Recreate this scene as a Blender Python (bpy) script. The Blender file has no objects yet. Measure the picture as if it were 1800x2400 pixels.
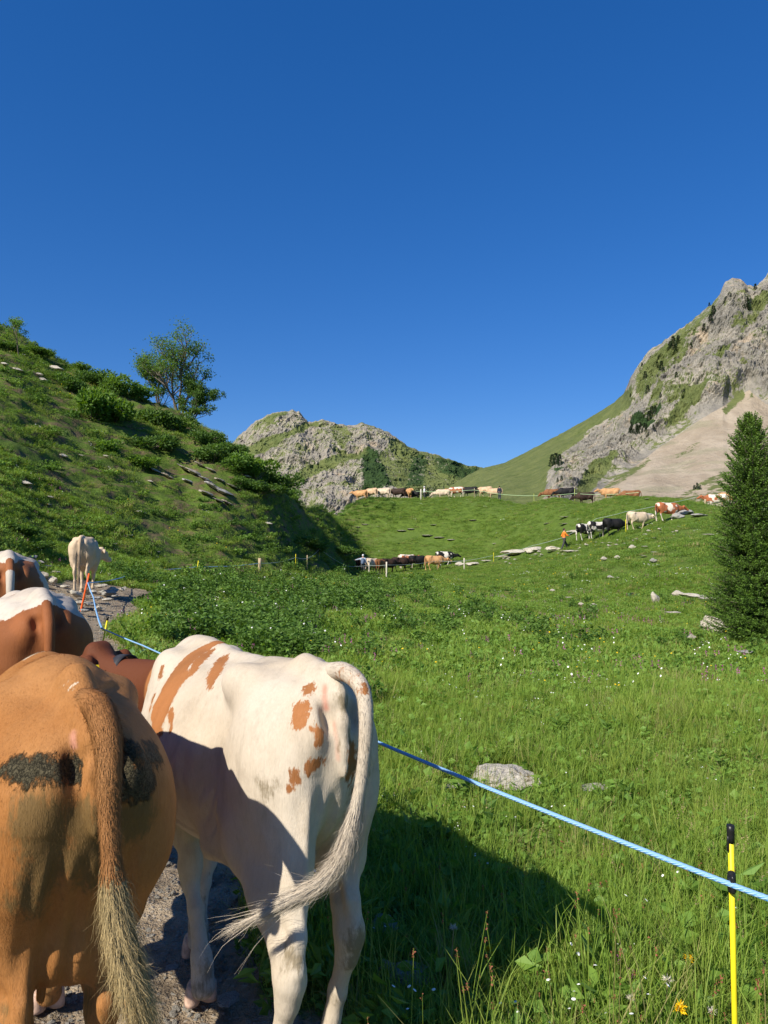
import bpy, bmesh, math, random
import numpy as np
from mathutils import Vector, Matrix, Euler
R = math.radians
rng = np.random.default_rng(7)
random.seed(7)
sc = bpy.context.scene
col = sc.collection
# ------------------------------------------------------------------ camera
FP = 1733.0; CAMZ = 1.68; TH = math.atan(100 / FP)
cd = bpy.data.cameras.new('camera'); cam = bpy.data.objects.new('camera', cd); col.objects.link(cam)
cd.sensor_fit = 'VERTICAL'; cd.sensor_height = 36; cd.lens = 36 * FP / 2400
cd.clip_start = 0.05; cd.clip_end = 20000
cam.location = (0, 0, CAMZ); cam.rotation_euler = (math.pi / 2 + TH, 0, 0)
sc.camera = cam
# ------------------------------------------------------------------ light
SUN_EL = R(38.0); SUN_AZ = math.atan2(-0.665, -0.747)          # direction TO the sun, azimuth from +Y clockwise
w = bpy.data.worlds.new('World'); sc.world = w; w.use_nodes = True
nt = w.node_tree; bg = nt.nodes['Background']
sky = nt.nodes.new('ShaderNodeTexSky'); sky.sky_type = 'NISHITA'; sky.sun_disc = False
sky.sun_elevation = SUN_EL; sky.sun_rotation = SUN_AZ
sky.altitude = 1600; sky.air_density = 1.0; sky.dust_density = 0.1; sky.ozone_density = 6.0
hs = nt.nodes.new('ShaderNodeHueSaturation'); hs.inputs['Saturation'].default_value = 1.47; hs.inputs['Hue'].default_value = 0.515
gm = nt.nodes.new('ShaderNodeGamma'); gm.inputs[1].default_value = 0.7
nt.links.new(sky.outputs[0], gm.inputs[0]); nt.links.new(gm.outputs[0], hs.inputs['Color']); nt.links.new(hs.outputs[0], bg.inputs[0]); bg.inputs[1].default_value = 0.15
sd = bpy.data.lights.new('sun', 'SUN'); sun = bpy.data.objects.new('sun', sd); col.objects.link(sun)
sd.energy = 5.0; sd.angle = R(0.53); sd.color = (1.0, 0.93, 0.80)
tosun = Vector((math.sin(SUN_AZ) * math.cos(SUN_EL), math.cos(SUN_AZ) * math.cos(SUN_EL), math.sin(SUN_EL)))
sun.rotation_euler = tosun.to_track_quat('Z', 'Y').to_euler(); sun.location = tosun * 50
vs = sc.view_settings; vs.view_transform = 'Standard'; vs.look = 'None'; vs.exposure = 0.50; vs.gamma = 1.0; vs.use_curve_mapping = False

# ------------------------------------------------------------------ helpers
def ray(u, v):
    a = (u - 900) / FP; b = (1200 - v) / FP
    return np.array([a, math.cos(TH) - math.sin(TH) * b, math.sin(TH) + math.cos(TH) * b])
def TT(u, v):
    d = ray(u, v); return d[0] / d[1], d[2] / d[1]
def PX(u, v, y):                    # point of the place seen at (u,v) at forward distance y
    d = ray(u, v); return np.array([0, 0, CAMZ]) + d * (y / d[1])
def _hash(ix, iy, iz, seed):
    h = (ix.astype(np.int64) * 374761393 + iy.astype(np.int64) * 668265263 + iz.astype(np.int64) * 2147483647 + seed * 1274126177) & 0xFFFFFFFF
    h = ((h ^ (h >> 13)) * 1274126177) & 0xFFFFFFFF
    h = h ^ (h >> 16)
    return (h & 0xFFFFFF) / float(0xFFFFFF)
def vnoise(x, y, z=None, seed=0):
    x = np.asarray(x, float); y = np.asarray(y, float)
    z = np.zeros_like(x) if z is None else np.asarray(z, float)
    ix = np.floor(x); iy = np.floor(y); iz = np.floor(z)
    fx = x - ix; fy = y - iy; fz = z - iz
    fx = fx * fx * fx * (fx * (fx * 6 - 15) + 10); fy = fy * fy * fy * (fy * (fy * 6 - 15) + 10); fz = fz * fz * (3 - 2 * fz)
    r = 0
    two = not np.any(z)
    for dz in ((0,) if two else (0, 1)):
        wz = 1 if two else (fz if dz else 1 - fz)
        for dx in (0, 1):
            for dy in (0, 1):
                wt = (fx if dx else 1 - fx) * (fy if dy else 1 - fy) * wz
                r = r + wt * _hash(ix + dx, iy + dy, iz + dz, seed)
    return r * 2 - 1
def fbm(x, y, z=None, oct=4, seed=0, gain=0.5, ridged=False):
    a = 1; s = 0; f = 1; t = 0
    for o in range(oct):
        n = vnoise(x * f + 17.3 * o, y * f - 9.1 * o, None if z is None else z * f, seed + o)
        if ridged: n = 1 - 2 * np.abs(n)
        s = s + a * n; t += a; a *= gain; f *= 2.03
    return s / t
def sstep(a, b, x):
    t = np.clip((x - a) / (b - a), 0, 1); return t * t * (3 - 2 * t)
def mesh_np(name, V, F, smooth=True, attrs=None):
    """V (n,3); F (m,k) array of tris or quads, or a list of such arrays"""
    me = bpy.data.meshes.new(name)
    Fs = F if isinstance(F, list) else [F]
    Fs = [np.asarray(f, dtype=np.int32) for f in Fs if len(f)]
    V = np.asarray(V, dtype=np.float32)
    me.vertices.add(len(V)); me.vertices.foreach_set('co', V.ravel())
    loops = np.concatenate([f.ravel() for f in Fs]); tot = np.concatenate([np.full(len(f), f.shape[1], np.int32) for f in Fs])
    start = np.concatenate([[0], np.cumsum(tot)[:-1]]).astype(np.int32)
    me.loops.add(len(loops)); me.loops.foreach_set('vertex_index', loops)
    me.polygons.add(len(tot)); me.polygons.foreach_set('loop_start', start); me.polygons.foreach_set('loop_total', tot)
    me.polygons.foreach_set('use_smooth', np.full(len(tot), smooth))
    if attrs:
        for k, a in attrs.items():
            at = me.attributes.new(k, 'FLOAT', 'POINT'); at.data.foreach_set('value', np.asarray(a, np.float32).ravel())
    me.update(calc_edges=True); me.validate()
    return me
def obj(name, me, mat=None, parent=None, label=None, cat=None, group=None, kind=None, loc=None, rot=None, scl=None):
    o = bpy.data.objects.new(name, me); col.objects.link(o)
    if mat and me is not None and not me.materials: me.materials.append(mat)
    if parent: o.parent = parent
    if loc is not None: o.location = loc
    if rot is not None: o.rotation_euler = rot
    if scl is not None: o.scale = scl if hasattr(scl, '__len__') else (scl,) * 3
    for k, v in (('label', label), ('category', cat), ('group', group), ('kind', kind)):
        if v: o[k] = v
    return o
def copy_tree(o, parent=None):
    c = o.copy(); col.objects.link(c); c.parent = parent
    for ch in [q for q in o.children]: copy_tree(ch, c)
    return c
def tube(pts, rad, n=8, cap=True):
    """tube along points: returns V,F(quads)"""
    pts = np.asarray(pts, float); m = len(pts); rad = np.broadcast_to(rad, (m,))
    T = np.gradient(pts, axis=0); T /= np.linalg.norm(T, axis=1)[:, None] + 1e-9
    up = np.array([0.13, 0.31, 0.94]) if abs(T[0][2]) < 0.8 else np.array([1.0, 0.2, 0.1])
    N = np.cross(T, up); N /= np.linalg.norm(N, axis=1)[:, None] + 1e-9
    B = np.cross(T, N)
    a = np.arange(n) * 2 * math.pi / n
    V = pts[:, None, :] + rad[:, None, None] * (np.cos(a)[None, :, None] * N[:, None, :] + np.sin(a)[None, :, None] * B[:, None, :])
    V = V.reshape(-1, 3); i = np.arange(m - 1)[:, None] * n; j = np.arange(n)[None, :]; j2 = (j + 1) % n
    F = np.stack([i + j, i + j2, i + n + j2, i + n + j], -1).reshape(-1, 4)
    if cap:
        V = np.vstack([V, pts[0], pts[-1]]); c0 = len(V) - 2; c1 = c0 + 1
        jj = np.arange(n); F2 = np.vstack([np.stack([jj * 0 + c0, (jj + 1) % n, jj], 1), np.stack([jj * 0 + c1, (m - 1) * n + jj, (m - 1) * n + (jj + 1) % n], 1)])
        F2 = np.hstack([F2, F2[:, -1:]])[:, :3]
        return V, F, F2
    return V, F, np.zeros((0, 3), int)
def join_geo(parts):
    """parts: list of (V, Fquad, Ftri)"""
    Vs, Q, T = [], [], []; off = 0
    for V, q, t in parts:
        Vs.append(V)
        if len(q): Q.append(q + off)
        if len(t): T.append(t + off)
        off += len(V)
    return np.vstack(Vs), [np.vstack(x) for x in (Q, T) if x]
def spline(P, n):
    """Catmull-Rom through points, n samples"""
    P = np.asarray(P, float); k = len(P); Pp = np.vstack([2 * P[0] - P[1], P, 2 * P[-1] - P[-2]])
    t = np.linspace(0, k - 1 - 1e-6, n); i = t.astype(int); f = (t - i)[:, None]
    a, b, c, d = Pp[i], Pp[i + 1], Pp[i + 2], Pp[i + 3]
    return 0.5 * ((2 * b) + (c - a) * f + (2 * a - 5 * b + 4 * c - d) * f * f + (3 * b - a - 3 * c + d) * f ** 3)

# ------------------------------------------------------------------ material helper
class NB:
    def __init__(s, name, rough=0.8, spec=0.3):
        s.m = bpy.data.materials.new(name); s.m.use_nodes = True; s.t = s.m.node_tree
        s.b = s.t.nodes['Principled BSDF']; s.b.inputs['Roughness'].default_value = rough
        s.b.inputs['Specular IOR Level'].default_value = spec
    def n(s, ty, **k):
        q = s.t.nodes.new(ty)
        for a, v in k.items(): setattr(q, a, v)
        return q
    def put(s, sock, v):
        if isinstance(v, bpy.types.NodeSocket): s.t.links.new(v, sock)
        elif isinstance(v, (tuple, list)) and len(v) == 3 and sock.type == 'RGBA': sock.default_value = (*v, 1)
        else: sock.default_value = v
    def obj(s): return s.n('ShaderNodeTexCoord').outputs['Object']
    def geo(s, o='Position'): return s.n('ShaderNodeNewGeometry').outputs[o]
    def attr(s, name, o='Fac'): return s.n('ShaderNodeAttribute', attribute_name=name).outputs[o]
    def rand(s): return s.n('ShaderNodeObjectInfo').outputs['Random']
    def mapv(s, v, scale=(1, 1, 1), rot=(0, 0, 0), loc=(0, 0, 0)):
        q = s.n('ShaderNodeMapping'); s.put(q.inputs[0], v); q.inputs['Scale'].default_value = scale; q.inputs['Rotation'].default_value = rot; q.inputs['Location'].default_value = loc
        return q.outputs[0]
    def noise(s, v, scale, detail=4, rough=0.55, dist=0, o='Fac'):
        q = s.n('ShaderNodeTexNoise'); s.put(q.inputs['Vector'], v); q.inputs['Scale'].default_value = scale
        q.inputs['Detail'].default_value = detail; q.inputs['Roughness'].default_value = rough; q.inputs['Distortion'].default_value = dist
        return q.outputs[o]
    def voro(s, v, scale, feature='F1', o='Distance', rnd=1):
        q = s.n('ShaderNodeTexVoronoi', feature=feature); s.put(q.inputs['Vector'], v); q.inputs['Scale'].default_value = scale; q.inputs['Randomness'].default_value = rnd
        return q.outputs[o]
    def ma(s, op, a, b=0.0, c=0.0, clamp=False):
        q = s.n('ShaderNodeMath', operation=op, use_clamp=clamp); s.put(q.inputs[0], a); s.put(q.inputs[1], b); s.put(q.inputs[2], c); return q.outputs[0]
    def ss(s, x, a, b, lo=0.0, hi=1.0):
        q = s.n('ShaderNodeMapRange', interpolation_type='SMOOTHSTEP'); s.put(q.inputs[0], x)
        for i, v in zip((1, 2, 3, 4), (a, b, lo, hi)): q.inputs[i].default_value = v
        return q.outputs[0]
    def mix(s, f, a, b, mode='MIX'):
        q = s.n('ShaderNodeMix', data_type='RGBA', blend_type=mode); s.put(q.inputs[0], f); s.put(q.inputs[6], a); s.put(q.inputs[7], b); return q.outputs[2]
    def ramp(s, f, stops, mode='LINEAR'):
        q = s.n('ShaderNodeValToRGB'); s.put(q.inputs[0], f); q.color_ramp.interpolation = mode; e = q.color_ramp.elements
        while len(e) < len(stops): e.new(0.5)
        for el, (p, c) in zip(e, stops): el.position = p; el.color = (*c, 1)
        return q.outputs[0]
    def hsv(s, c, h=0.5, sa=1.0, v=1.0):
        q = s.n('ShaderNodeHueSaturation'); s.put(q.inputs['Color'], c); s.put(q.inputs['Hue'], h); s.put(q.inputs['Saturation'], sa); s.put(q.inputs['Value'], v); return q.outputs[0]
    def bump(s, h, strength=0.5, dist=0.01, normal=None):
        q = s.n('ShaderNodeBump'); s.put(q.inputs['Height'], h); q.inputs['Strength'].default_value = strength; q.inputs['Distance'].default_value = dist
        if normal is not None: s.put(q.inputs['Normal'], normal)
        return q.outputs[0]
    def out(s, color=None, normal=None, rough=None, sss=None, transl=None):
        if color is not None: s.put(s.b.inputs['Base Color'], color)
        if normal is not None: s.put(s.b.inputs['Normal'], normal)
        if rough is not None: s.put(s.b.inputs['Roughness'], rough)
        if transl is not None:               # thin leaf: light passes through
            tr = s.n('ShaderNodeBsdfTranslucent'); s.put(tr.inputs[0], s.hsv(color, 0.485, 1.15, 1.5))
            mx = s.n('ShaderNodeMixShader'); mx.inputs[0].default_value = transl
            s.t.links.new(s.b.outputs[0], mx.inputs[1]); s.t.links.new(tr.outputs[0], mx.inputs[2])
            s.t.links.new(mx.outputs[0], s.t.nodes['Material Output'].inputs[0])
        return s.m
def flat(name, c, rough=0.7, var=0.15, scale=20, spec=0.3, metal=0):
    b = NB(name, rough, spec); v = b.obj(); n = b.noise(v, scale, 4)
    b.b.inputs['Metallic'].default_value = metal
    k = b.ss(n, 0.3, 0.7)
    return b.out(b.mix(k, tuple(x * (1 - var) for x in c), tuple(min(1, x * (1 + var)) for x in c)))
# ------------------------------------------------------------------ terrain height
AZ = lambda u: math.degrees(math.atan(TT(u, 1300)[0]))
def zc(d, v): return CAMZ + (1300 - v) / FP * d
def slope(d0, z0, dc, vc, zb):
    z1 = zc(dc, vc); P = [(d0, z0)] + [(d0 + (dc - d0) * f, z0 + (z1 - z0) * g) for f, g in ((.2, .14), (.45, .42), (.72, .75), (.92, .965), (1, 1))]
    return P + [(dc + 4, z1 - .25), (dc + 22, z1 * .6), (130, min(zb, z1 * .4))]
COLS = [
 (-180, [(1, 0), (20, -.3), (80, -3), (130, -12)]),
 (-110, [(1, 0), (5, .2), (12, 1.4), (30, 7), (60, 15), (130, 22)]),
 (-60,  [(1, 0), (4, .1), (7, .6), (12, 2.2), (22, 7), (40, 15), (70, 25), (130, 20)]),
 (-33,  [(1, 0), (6, .1), (10, .35), (14, 1.1), (17, 2.1), (24, 3.8)] + slope(24, 3.8, 78, 805, 12)),
 (AZ(0),   [(1, 0), (5, .05), (8, .2), (12, .45), (17, .75)] + slope(20, 1.5, 74, 825, 10)),
 (AZ(100), [(1, 0), (5, .05), (8, .15), (12, .4), (17, .68)] + slope(22, 1.1, 71, 877, 8)),
 (AZ(250), [(1, 0), (5, .03), (8, .1), (17, .6)] + slope(26, 1.0, 66, 920, 6)),
 (AZ(400), [(1, 0), (6, .0), (10, .1), (17, .5)] + slope(31, .65, 60, 978, 5)),
 (AZ(520), [(1, 0), (6, 0), (10, .05)] + slope(32, .5, 55, 1034, 4)),
 (AZ(620), [(1, 0), (8, 0), (30, .35)] + slope(37, .5, 52, 1110, 4)),
 (AZ(700), [(1, 0), (8, 0), (30, .3)] + slope(45, .35, 58, 1155, 4)),
 (AZ(765), [(1, 0), (8, 0), (30, .2), (46, .1)] + slope(58, .35, 73, 1164, 4)),
 (AZ(830), [(1, 0), (8, 0), (20, .15), (46, -.1), (64, zc(64, 1352)), (72, zc(72, 1342)), (80, zc(80, 1280)), (90, zc(90, 1175)), (94, zc(94, 1171)), (100, 7.4), (130, 0)]),
 (AZ(1000), [(1, 0), (8, -.03), (20, 0), (46, -.2), (62, zc(62, 1350)), (72, zc(72, 1330)), (80, zc(80, 1270)), (90, zc(90, 1172)), (93, zc(93, 1168)), (98, 7.6), (130, 0)]),
 (AZ(1150), [(1, 0), (8, -.03), (20, -.05), (40, -.5), (60, zc(60, 1345)), (72, zc(72, 1312)), (80, zc(80, 1250)), (90, zc(90, 1170)), (93, zc(93, 1165)), (98, 7.6), (130, 0)]),
 (AZ(1300), [(1, 0), (8, -.05), (15, -.12), (30, -.25), (48, zc(48, 1335)), (64, zc(64, 1290)), (71, zc(71, 1235)), (80, zc(80, 1167)), (83, zc(83, 1163)), (89, 6.8), (130, 0)]),
 (AZ(1450), [(1, 0), (8, -.05), (15, -.15), (30, -.0), (46, zc(46, 1295)), (59, zc(59, 1255)), (64, zc(64, 1210)), (70, zc(70, 1168)), (73, zc(73, 1164)), (79, 6), (130, 0)]),
 (AZ(1570), [(1, 0), (8, -.05), (15, -.15), (30, .35), (45, zc(45, 1270)), (57, zc(57, 1223)), (62, zc(62, 1192)), (66, zc(66, 1176)), (69, zc(69, 1178)), (78, 4), (130, 0)]),
 (AZ(1700), [(1, 0), (8, -.05), (15, -.2), (30, .4), (45, zc(45, 1255)), (57, zc(57, 1212)), (66, zc(66, 1206)), (72, zc(72, 1212)), (84, 4), (130, 0)]),
 (AZ(1850), [(1, 0), (8, -.05), (15, -.2), (30, .5), (50, 3.4), (70, 5.0), (80, 4), (130, 0)]),
 (50, [(1, 0), (8, -.1), (30, .2), (60, 3), (130, 5)]),
 (110, [(1, 0), (8, -.2), (30, -1), (80, -4), (130, -10)]),
 (180, [(1, 0), (20, -.3), (80, -3), (130, -12)]),
]
_az = np.arange(-180, 180.01, 0.5); _lr = np.linspace(0, math.log(130), 400)
def _pchip(x, y, q):
    x = np.asarray(x, float); y = np.asarray(y, float); h = np.diff(x); d = np.diff(y) / h; m = np.zeros_like(x)
    for i in range(1, len(x) - 1):
        if d[i - 1] * d[i] > 0:
            w1 = 2 * h[i] + h[i - 1]; w2 = h[i] + 2 * h[i - 1]; m[i] = (w1 + w2) / (w1 / d[i - 1] + w2 / d[i])
    m[0] = d[0]; m[-1] = d[-1]
    i = np.clip(np.searchsorted(x, q) - 1, 0, len(x) - 2); t = (q - x[i]) / h[i]
    return ((1 + 2 * t) * (1 - t) ** 2) * y[i] + t * (1 - t) ** 2 * h[i] * m[i] + t * t * (3 - 2 * t) * y[i + 1] + t * t * (t - 1) * h[i] * m[i + 1]
_ca = np.array([c[0] for c in COLS]); _cz = np.array([_pchip([p[0] for p in c[1]], [p[1] for p in c[1]], np.exp(_lr)) for c in COLS])
ZT = np.stack([np.interp(_az, _ca, _cz[:, k]) for k in range(len(_lr))], 1)
_k = np.exp(-0.5 * (np.arange(-4, 5) / 1.6) ** 2); _k /= _k.sum()
ZT = np.apply_along_axis(lambda a: np.convolve(np.pad(a, 4, 'edge'), _k, 'valid'), 0, ZT)
PATH = spline([(-.2, -3), (-.75, 0.5), (-1.2, 2.4), (-2.0, 4.6), (-3.8, 9), (-5.6, 13.5), (-6.9, 17.5), (-7.5, 21)], 200)
def path_dist(x, y):
    x = np.asarray(x, float); y = np.asarray(y, float); sh = x.shape; P = np.stack([x.ravel(), y.ravel()], 1); out = np.full(len(P), 99.)
    near = (np.abs(P[:, 1] - 9) < 16) & (P[:, 0] > -13) & (P[:, 0] < 6)
    q = P[near]
    if len(q):
        d = np.full(len(q), 99.)
        for p in PATH[::2]: d = np.minimum(d, np.hypot(q[:, 0] - p[0], q[:, 1] - p[1]))
        out[near] = d
    return out.reshape(sh)
def path_w(x, y):                    # 1 on the trodden gravel path, 0 in the meadow
    d = path_dist(x, y); yy_ = np.asarray(y, float); hw = 1.0 - .35 * sstep(4, 8, yy_) + .55 * sstep(13, 16, yy_)
    return 1 - sstep(-0.18, 0.18, d - hw + 0.22 * fbm(np.asarray(x) * 1.7, np.asarray(y) * 1.7, oct=3, seed=5))
def ground(x, y, fine=True):
    x = np.asarray(x, float); y = np.asarray(y, float)
    r = np.hypot(x, y); az = np.degrees(np.arctan2(x, y)); rr = np.clip(r, 1, 130)
    fa = (az + 180) / 0.5; fr = np.log(rr) / _lr[-1] * (len(_lr) - 1)
    ia = np.clip(fa.astype(int), 0, len(_az) - 2); ir = np.clip(fr.astype(int), 0, len(_lr) - 2); ta = fa - ia; tr = fr - ir
    z = (ZT[ia, ir] * (1 - ta) * (1 - tr) + ZT[ia + 1, ir] * ta * (1 - tr) + ZT[ia, ir + 1] * (1 - ta) * tr + ZT[ia + 1, ir + 1] * ta * tr)
    far = np.clip((r - 130) / 170, 0, 1)
    z = z - far * 25
    if fine:
        k = sstep(3, 25, r); hill = sstep(20, 45, r) * sstep(2, -8, az) * sstep(120, 90, r)
        z = z + fbm(x * .22, y * .22, oct=3, seed=2) * .22 * k * (1 - .5 * sstep(70, 85, r)) + fbm(x * .9, y * .9, oct=3, seed=3) * (.025 + .07 * k)
        z = z + hill * (fbm(x * .14, y * .14, oct=4, seed=9) * .55 + fbm(x * .8, y * .8, oct=2, seed=19, ridged=True) * .16)
        z = z + hill * .14 * np.sin((z * 3.0 + 2.5 * fbm(x * .2, y * .2, oct=2, seed=29)) * 2.2)
        z = z - .05 * path_w(x, y) * sstep(26, 20, y)
    return z
def ghit(u, v, d0=1.2, d1=125):
    d = ray(u, v); ys = np.exp(np.linspace(math.log(d0), math.log(d1), 2500)); k = ys / d[1]
    X = d[0] * k; Z = CAMZ + d[2] * k; g = ground(X, ys)
    b = np.nonzero(Z < g)[0]
    if not len(b): i = int(np.argmin(Z - g))
    else: i = int(b[0])
    return np.array([X[i], ys[i], g[i]])
def gz(x, y): return float(ground(np.array([x]), np.array([y]))[0])
def at(u, y, dz=0.0):                # on the ground at the azimuth of column u and forward distance y
    x = TT(u, 1300)[0] * y; return np.array([x, y, gz(x, y) + dz])
# ------------------------------------------------------------------ materials of the land
def mat_ground():
    b = NB('meadow_soil_and_turf', 0.9, 0.15); p = b.geo()
    n1 = b.noise(p, 0.35, 5, 0.6); n2 = b.noise(p, 2.3, 6, 0.65); n3 = b.noise(p, 14, 5, 0.7); n4 = b.noise(b.mapv(p, (1, 1, 1), loc=(9, 4, 2)), .8, 5, .7)
    g = b.mix(b.ss(n2, .3, .7), (.065, .11, .014), (.14, .21, .03))
    g = b.mix(b.ss(n1, .4, .7), g, (.115, .175, .032))
    g = b.mix(b.ma('MULTIPLY', b.ss(n3, .35, .75), .7), g, (.02, .042, .008))
    g = b.mix(b.ma('MULTIPLY', b.ss(n4, .62, .72), .6), g, (.11, .085, .05))
    far = b.attr('hill'); nh = b.noise(b.mapv(p, (1, 1, 2.6)), .9, 7, .68)
    g = b.mix(b.ma('MULTIPLY', far, b.ss(nh, .47, .60)), g, (.135, .105, .055))
    g = b.mix(b.ma('MULTIPLY', far, b.ss(b.noise(p, 1.7, 6, .7), .60, .66)), g, (.028, .052, .012))
    # trodden path: dusty earth with grit
    v1 = b.voro(p, 38); v2 = b.voro(p, 95); nn = b.noise(p, 7, 6, .7)
    e = b.mix(b.ss(nn, .3, .7), (.22, .165, .11), (.40, .32, .225))
    e = b.mix(b.ma('MULTIPLY', b.ss(v1, .45, .1), .6), e, (.36, .34, .31))
    e = b.mix(b.ma('MULTIPLY', b.ss(b.noise(p, 2.2, 4, .6), .52, .66), .6), e, (.09, .07, .05))
    path = b.attr('path')
    k = b.ss(b.ma('ADD', path, b.ma('MULTIPLY', b.ma('SUBTRACT', n3, .5), .5)), .4, .6)
    c = b.mix(k, g, e)
    h = b.ma('ADD', b.ma('MULTIPLY', b.ss(v1, .5, .0), .6), b.ma('ADD', b.ma('MULTIPLY', b.ss(v2, .5, .0), .35), b.ma('MULTIPLY', nn, 1.2)))
    h2 = b.ma('ADD', n3, b.ma('MULTIPLY', n2, 2.5))
    nrm = b.bump(b.ma('MULTIPLY', h, path), .7, .02, b.bump(h2, .6, .08))
    return b.out(c, nrm)
def poly_sd(px, py, poly):
    poly = np.asarray(poly, float); a = poly; c = np.roll(poly, -1, 0); d = np.full(px.shape, 1e9); ins = np.zeros(px.shape, bool)
    for (ax, ay), (bx, by) in zip(a, c):
        ex, ey = bx - ax, by - ay; t = np.clip(((px - ax) * ex + (py - ay) * ey) / (ex * ex + ey * ey + 1e-9), 0, 1)
        d = np.minimum(d, np.hypot(px - ax - ex * t, py - ay - ey * t))
        ins ^= ((ay > py) != (by > py)) & (px < (bx - ax) * (py - ay) / (by - ay + 1e-9) + ax)
    return np.where(ins, d, -d)
def uvof(V):                        # picture column/row a point of the place is seen at from the path
    x, y, z = V[..., 0], V[..., 1], V[..., 2] - CAMZ; f = y * math.cos(TH) + z * math.sin(TH); q = -y * math.sin(TH) + z * math.cos(TH)
    return 900 + FP * x / f, 1200 - FP * q / f
# ------------------------------------------------------------------ ground sheet
azs = np.radians(np.concatenate([np.arange(-180, -36, 3), np.arange(-36, 36, .145), np.arange(36, 180.1, 3)]))
rs = np.concatenate([[0.02], np.exp(np.linspace(math.log(.5), math.log(130), 540)), np.exp(np.linspace(math.log(135), math.log(9000), 22))])
A_, R_ = np.meshgrid(azs, rs, indexing='ij'); X_ = np.sin(A_) * R_; Y_ = np.cos(A_) * R_; Z_ = ground(X_, Y_)
Pth = path_w(X_, Y_); nearm = (R_ < 9)
Z_ = Z_ + np.where(nearm, Pth * (fbm(X_ * 9, Y_ * 9, oct=3, seed=31, ridged=True) * .014 + fbm(X_ * 3, Y_ * 3, oct=2, seed=33) * .02), 0)
na, nr = A_.shape; ii = np.arange(na - 1)[:, None] * nr; jj = np.arange(nr - 1)[None, :]
F_ = np.stack([ii + jj, ii + nr + jj, ii + nr + jj + 1, ii + jj + 1], -1).reshape(-1, 4)[:, ::-1]
hillm = sstep(15, 35, R_) * sstep(2, -7, np.degrees(A_))
gm = mesh_np('ground', np.stack([X_, Y_, Z_], -1).reshape(-1, 3), F_, True, {'path': Pth, 'hill': hillm})
M_ground = mat_ground()
ground_o = obj('ground', gm, M_ground, kind='structure')

# ------------------------------------------------------------------ mountains
def mat_mountain(name, rockA, rockB, haze):
    b = NB(name, 0.95, 0.1); p = b.geo()
    n1 = b.noise(p, .03, 8, .65); n2 = b.noise(b.mapv(p, (1, 1, .35)), .12, 8, .7); n3 = b.noise(p, .5, 6, .7); nz = b.noise(p, .012, 4, .6)
    r = b.mix(b.ss(n1, .35, .65), rockA, rockB)
    r = b.mix(b.ma('MULTIPLY', b.ss(n2, .45, .7), .55), r, (.17, .16, .155))
    r = b.mix(b.ma('MULTIPLY', b.ss(b.noise(b.mapv(p, (1, 1, .5), loc=(50, 0, 0)), .05, 6, .7), .55, .66), .7), r, (.46, .36, .25))
    r = b.mix(b.ma('MULTIPLY', b.ss(n3, .45, .8), .5), r, (.12, .11, .10))
    gl = b.noise(b.mapv(p, (1, .25, .22), rot=(0, .6, 0)), .22, 7, .72); r = b.mix(b.ma('MULTIPLY', b.ss(gl, .48, .66), .6), r, (.145, .138, .125)); r = b.mix(b.ma('MULTIPLY', b.ss(gl, .42, .30), .5), r, (.46, .42, .355))
    g = b.mix(b.ss(n2, .3, .7), (.095, .125, .04), (.16, .18, .065))
    g = b.mix(b.ma('MULTIPLY', b.ss(n3, .5, .75), .5), g, (.06, .085, .03))
    s = b.mix(b.ss(b.noise(b.mapv(p, (1.0, .25, .25)), .10, 7, .7), .35, .65), (.34, .275, .20), (.45, .375, .285))
    s = b.mix(b.ma('MULTIPLY', b.ss(b.noise(b.mapv(p, (.2, .2, 1.2), rot=(0, 0, .5)), .10, 6, .65), .55, .62), .35), s, (.20, .22, .12))
    s = b.mix(b.ma('MULTIPLY', b.ss(n3, .5, .8), .5), s, (.25, .22, .18))
    d = b.mix(b.ss(n3, .35, .7), (.022, .045, .016), (.055, .095, .03))
    wob = b.ma('MULTIPLY', b.ma('SUBTRACT', b.ma('ADD', n1, b.ma('ADD', n2, n3)), 1.5), 1.1)
    def msk(a): return b.ss(b.ma('ADD', b.attr(a), wob), .42, .58)
    wob2 = b.ma('MULTIPLY', b.ma('SUBTRACT', n3, .5), .8)
    def msk2(a): return b.ss(b.ma('ADD', b.attr(a), wob2), .42, .58)
    c = b.mix(msk2('scree'), r, s); c = b.mix(msk('grass'), c, g); c = b.mix(msk('shrub'), c, d)
    h = b.ma('ADD', b.ma('MULTIPLY', n2, 2.0), n3)
    nrm = b.bump(h, .6, 3.0)
    return b.out(c, nrm)
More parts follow.
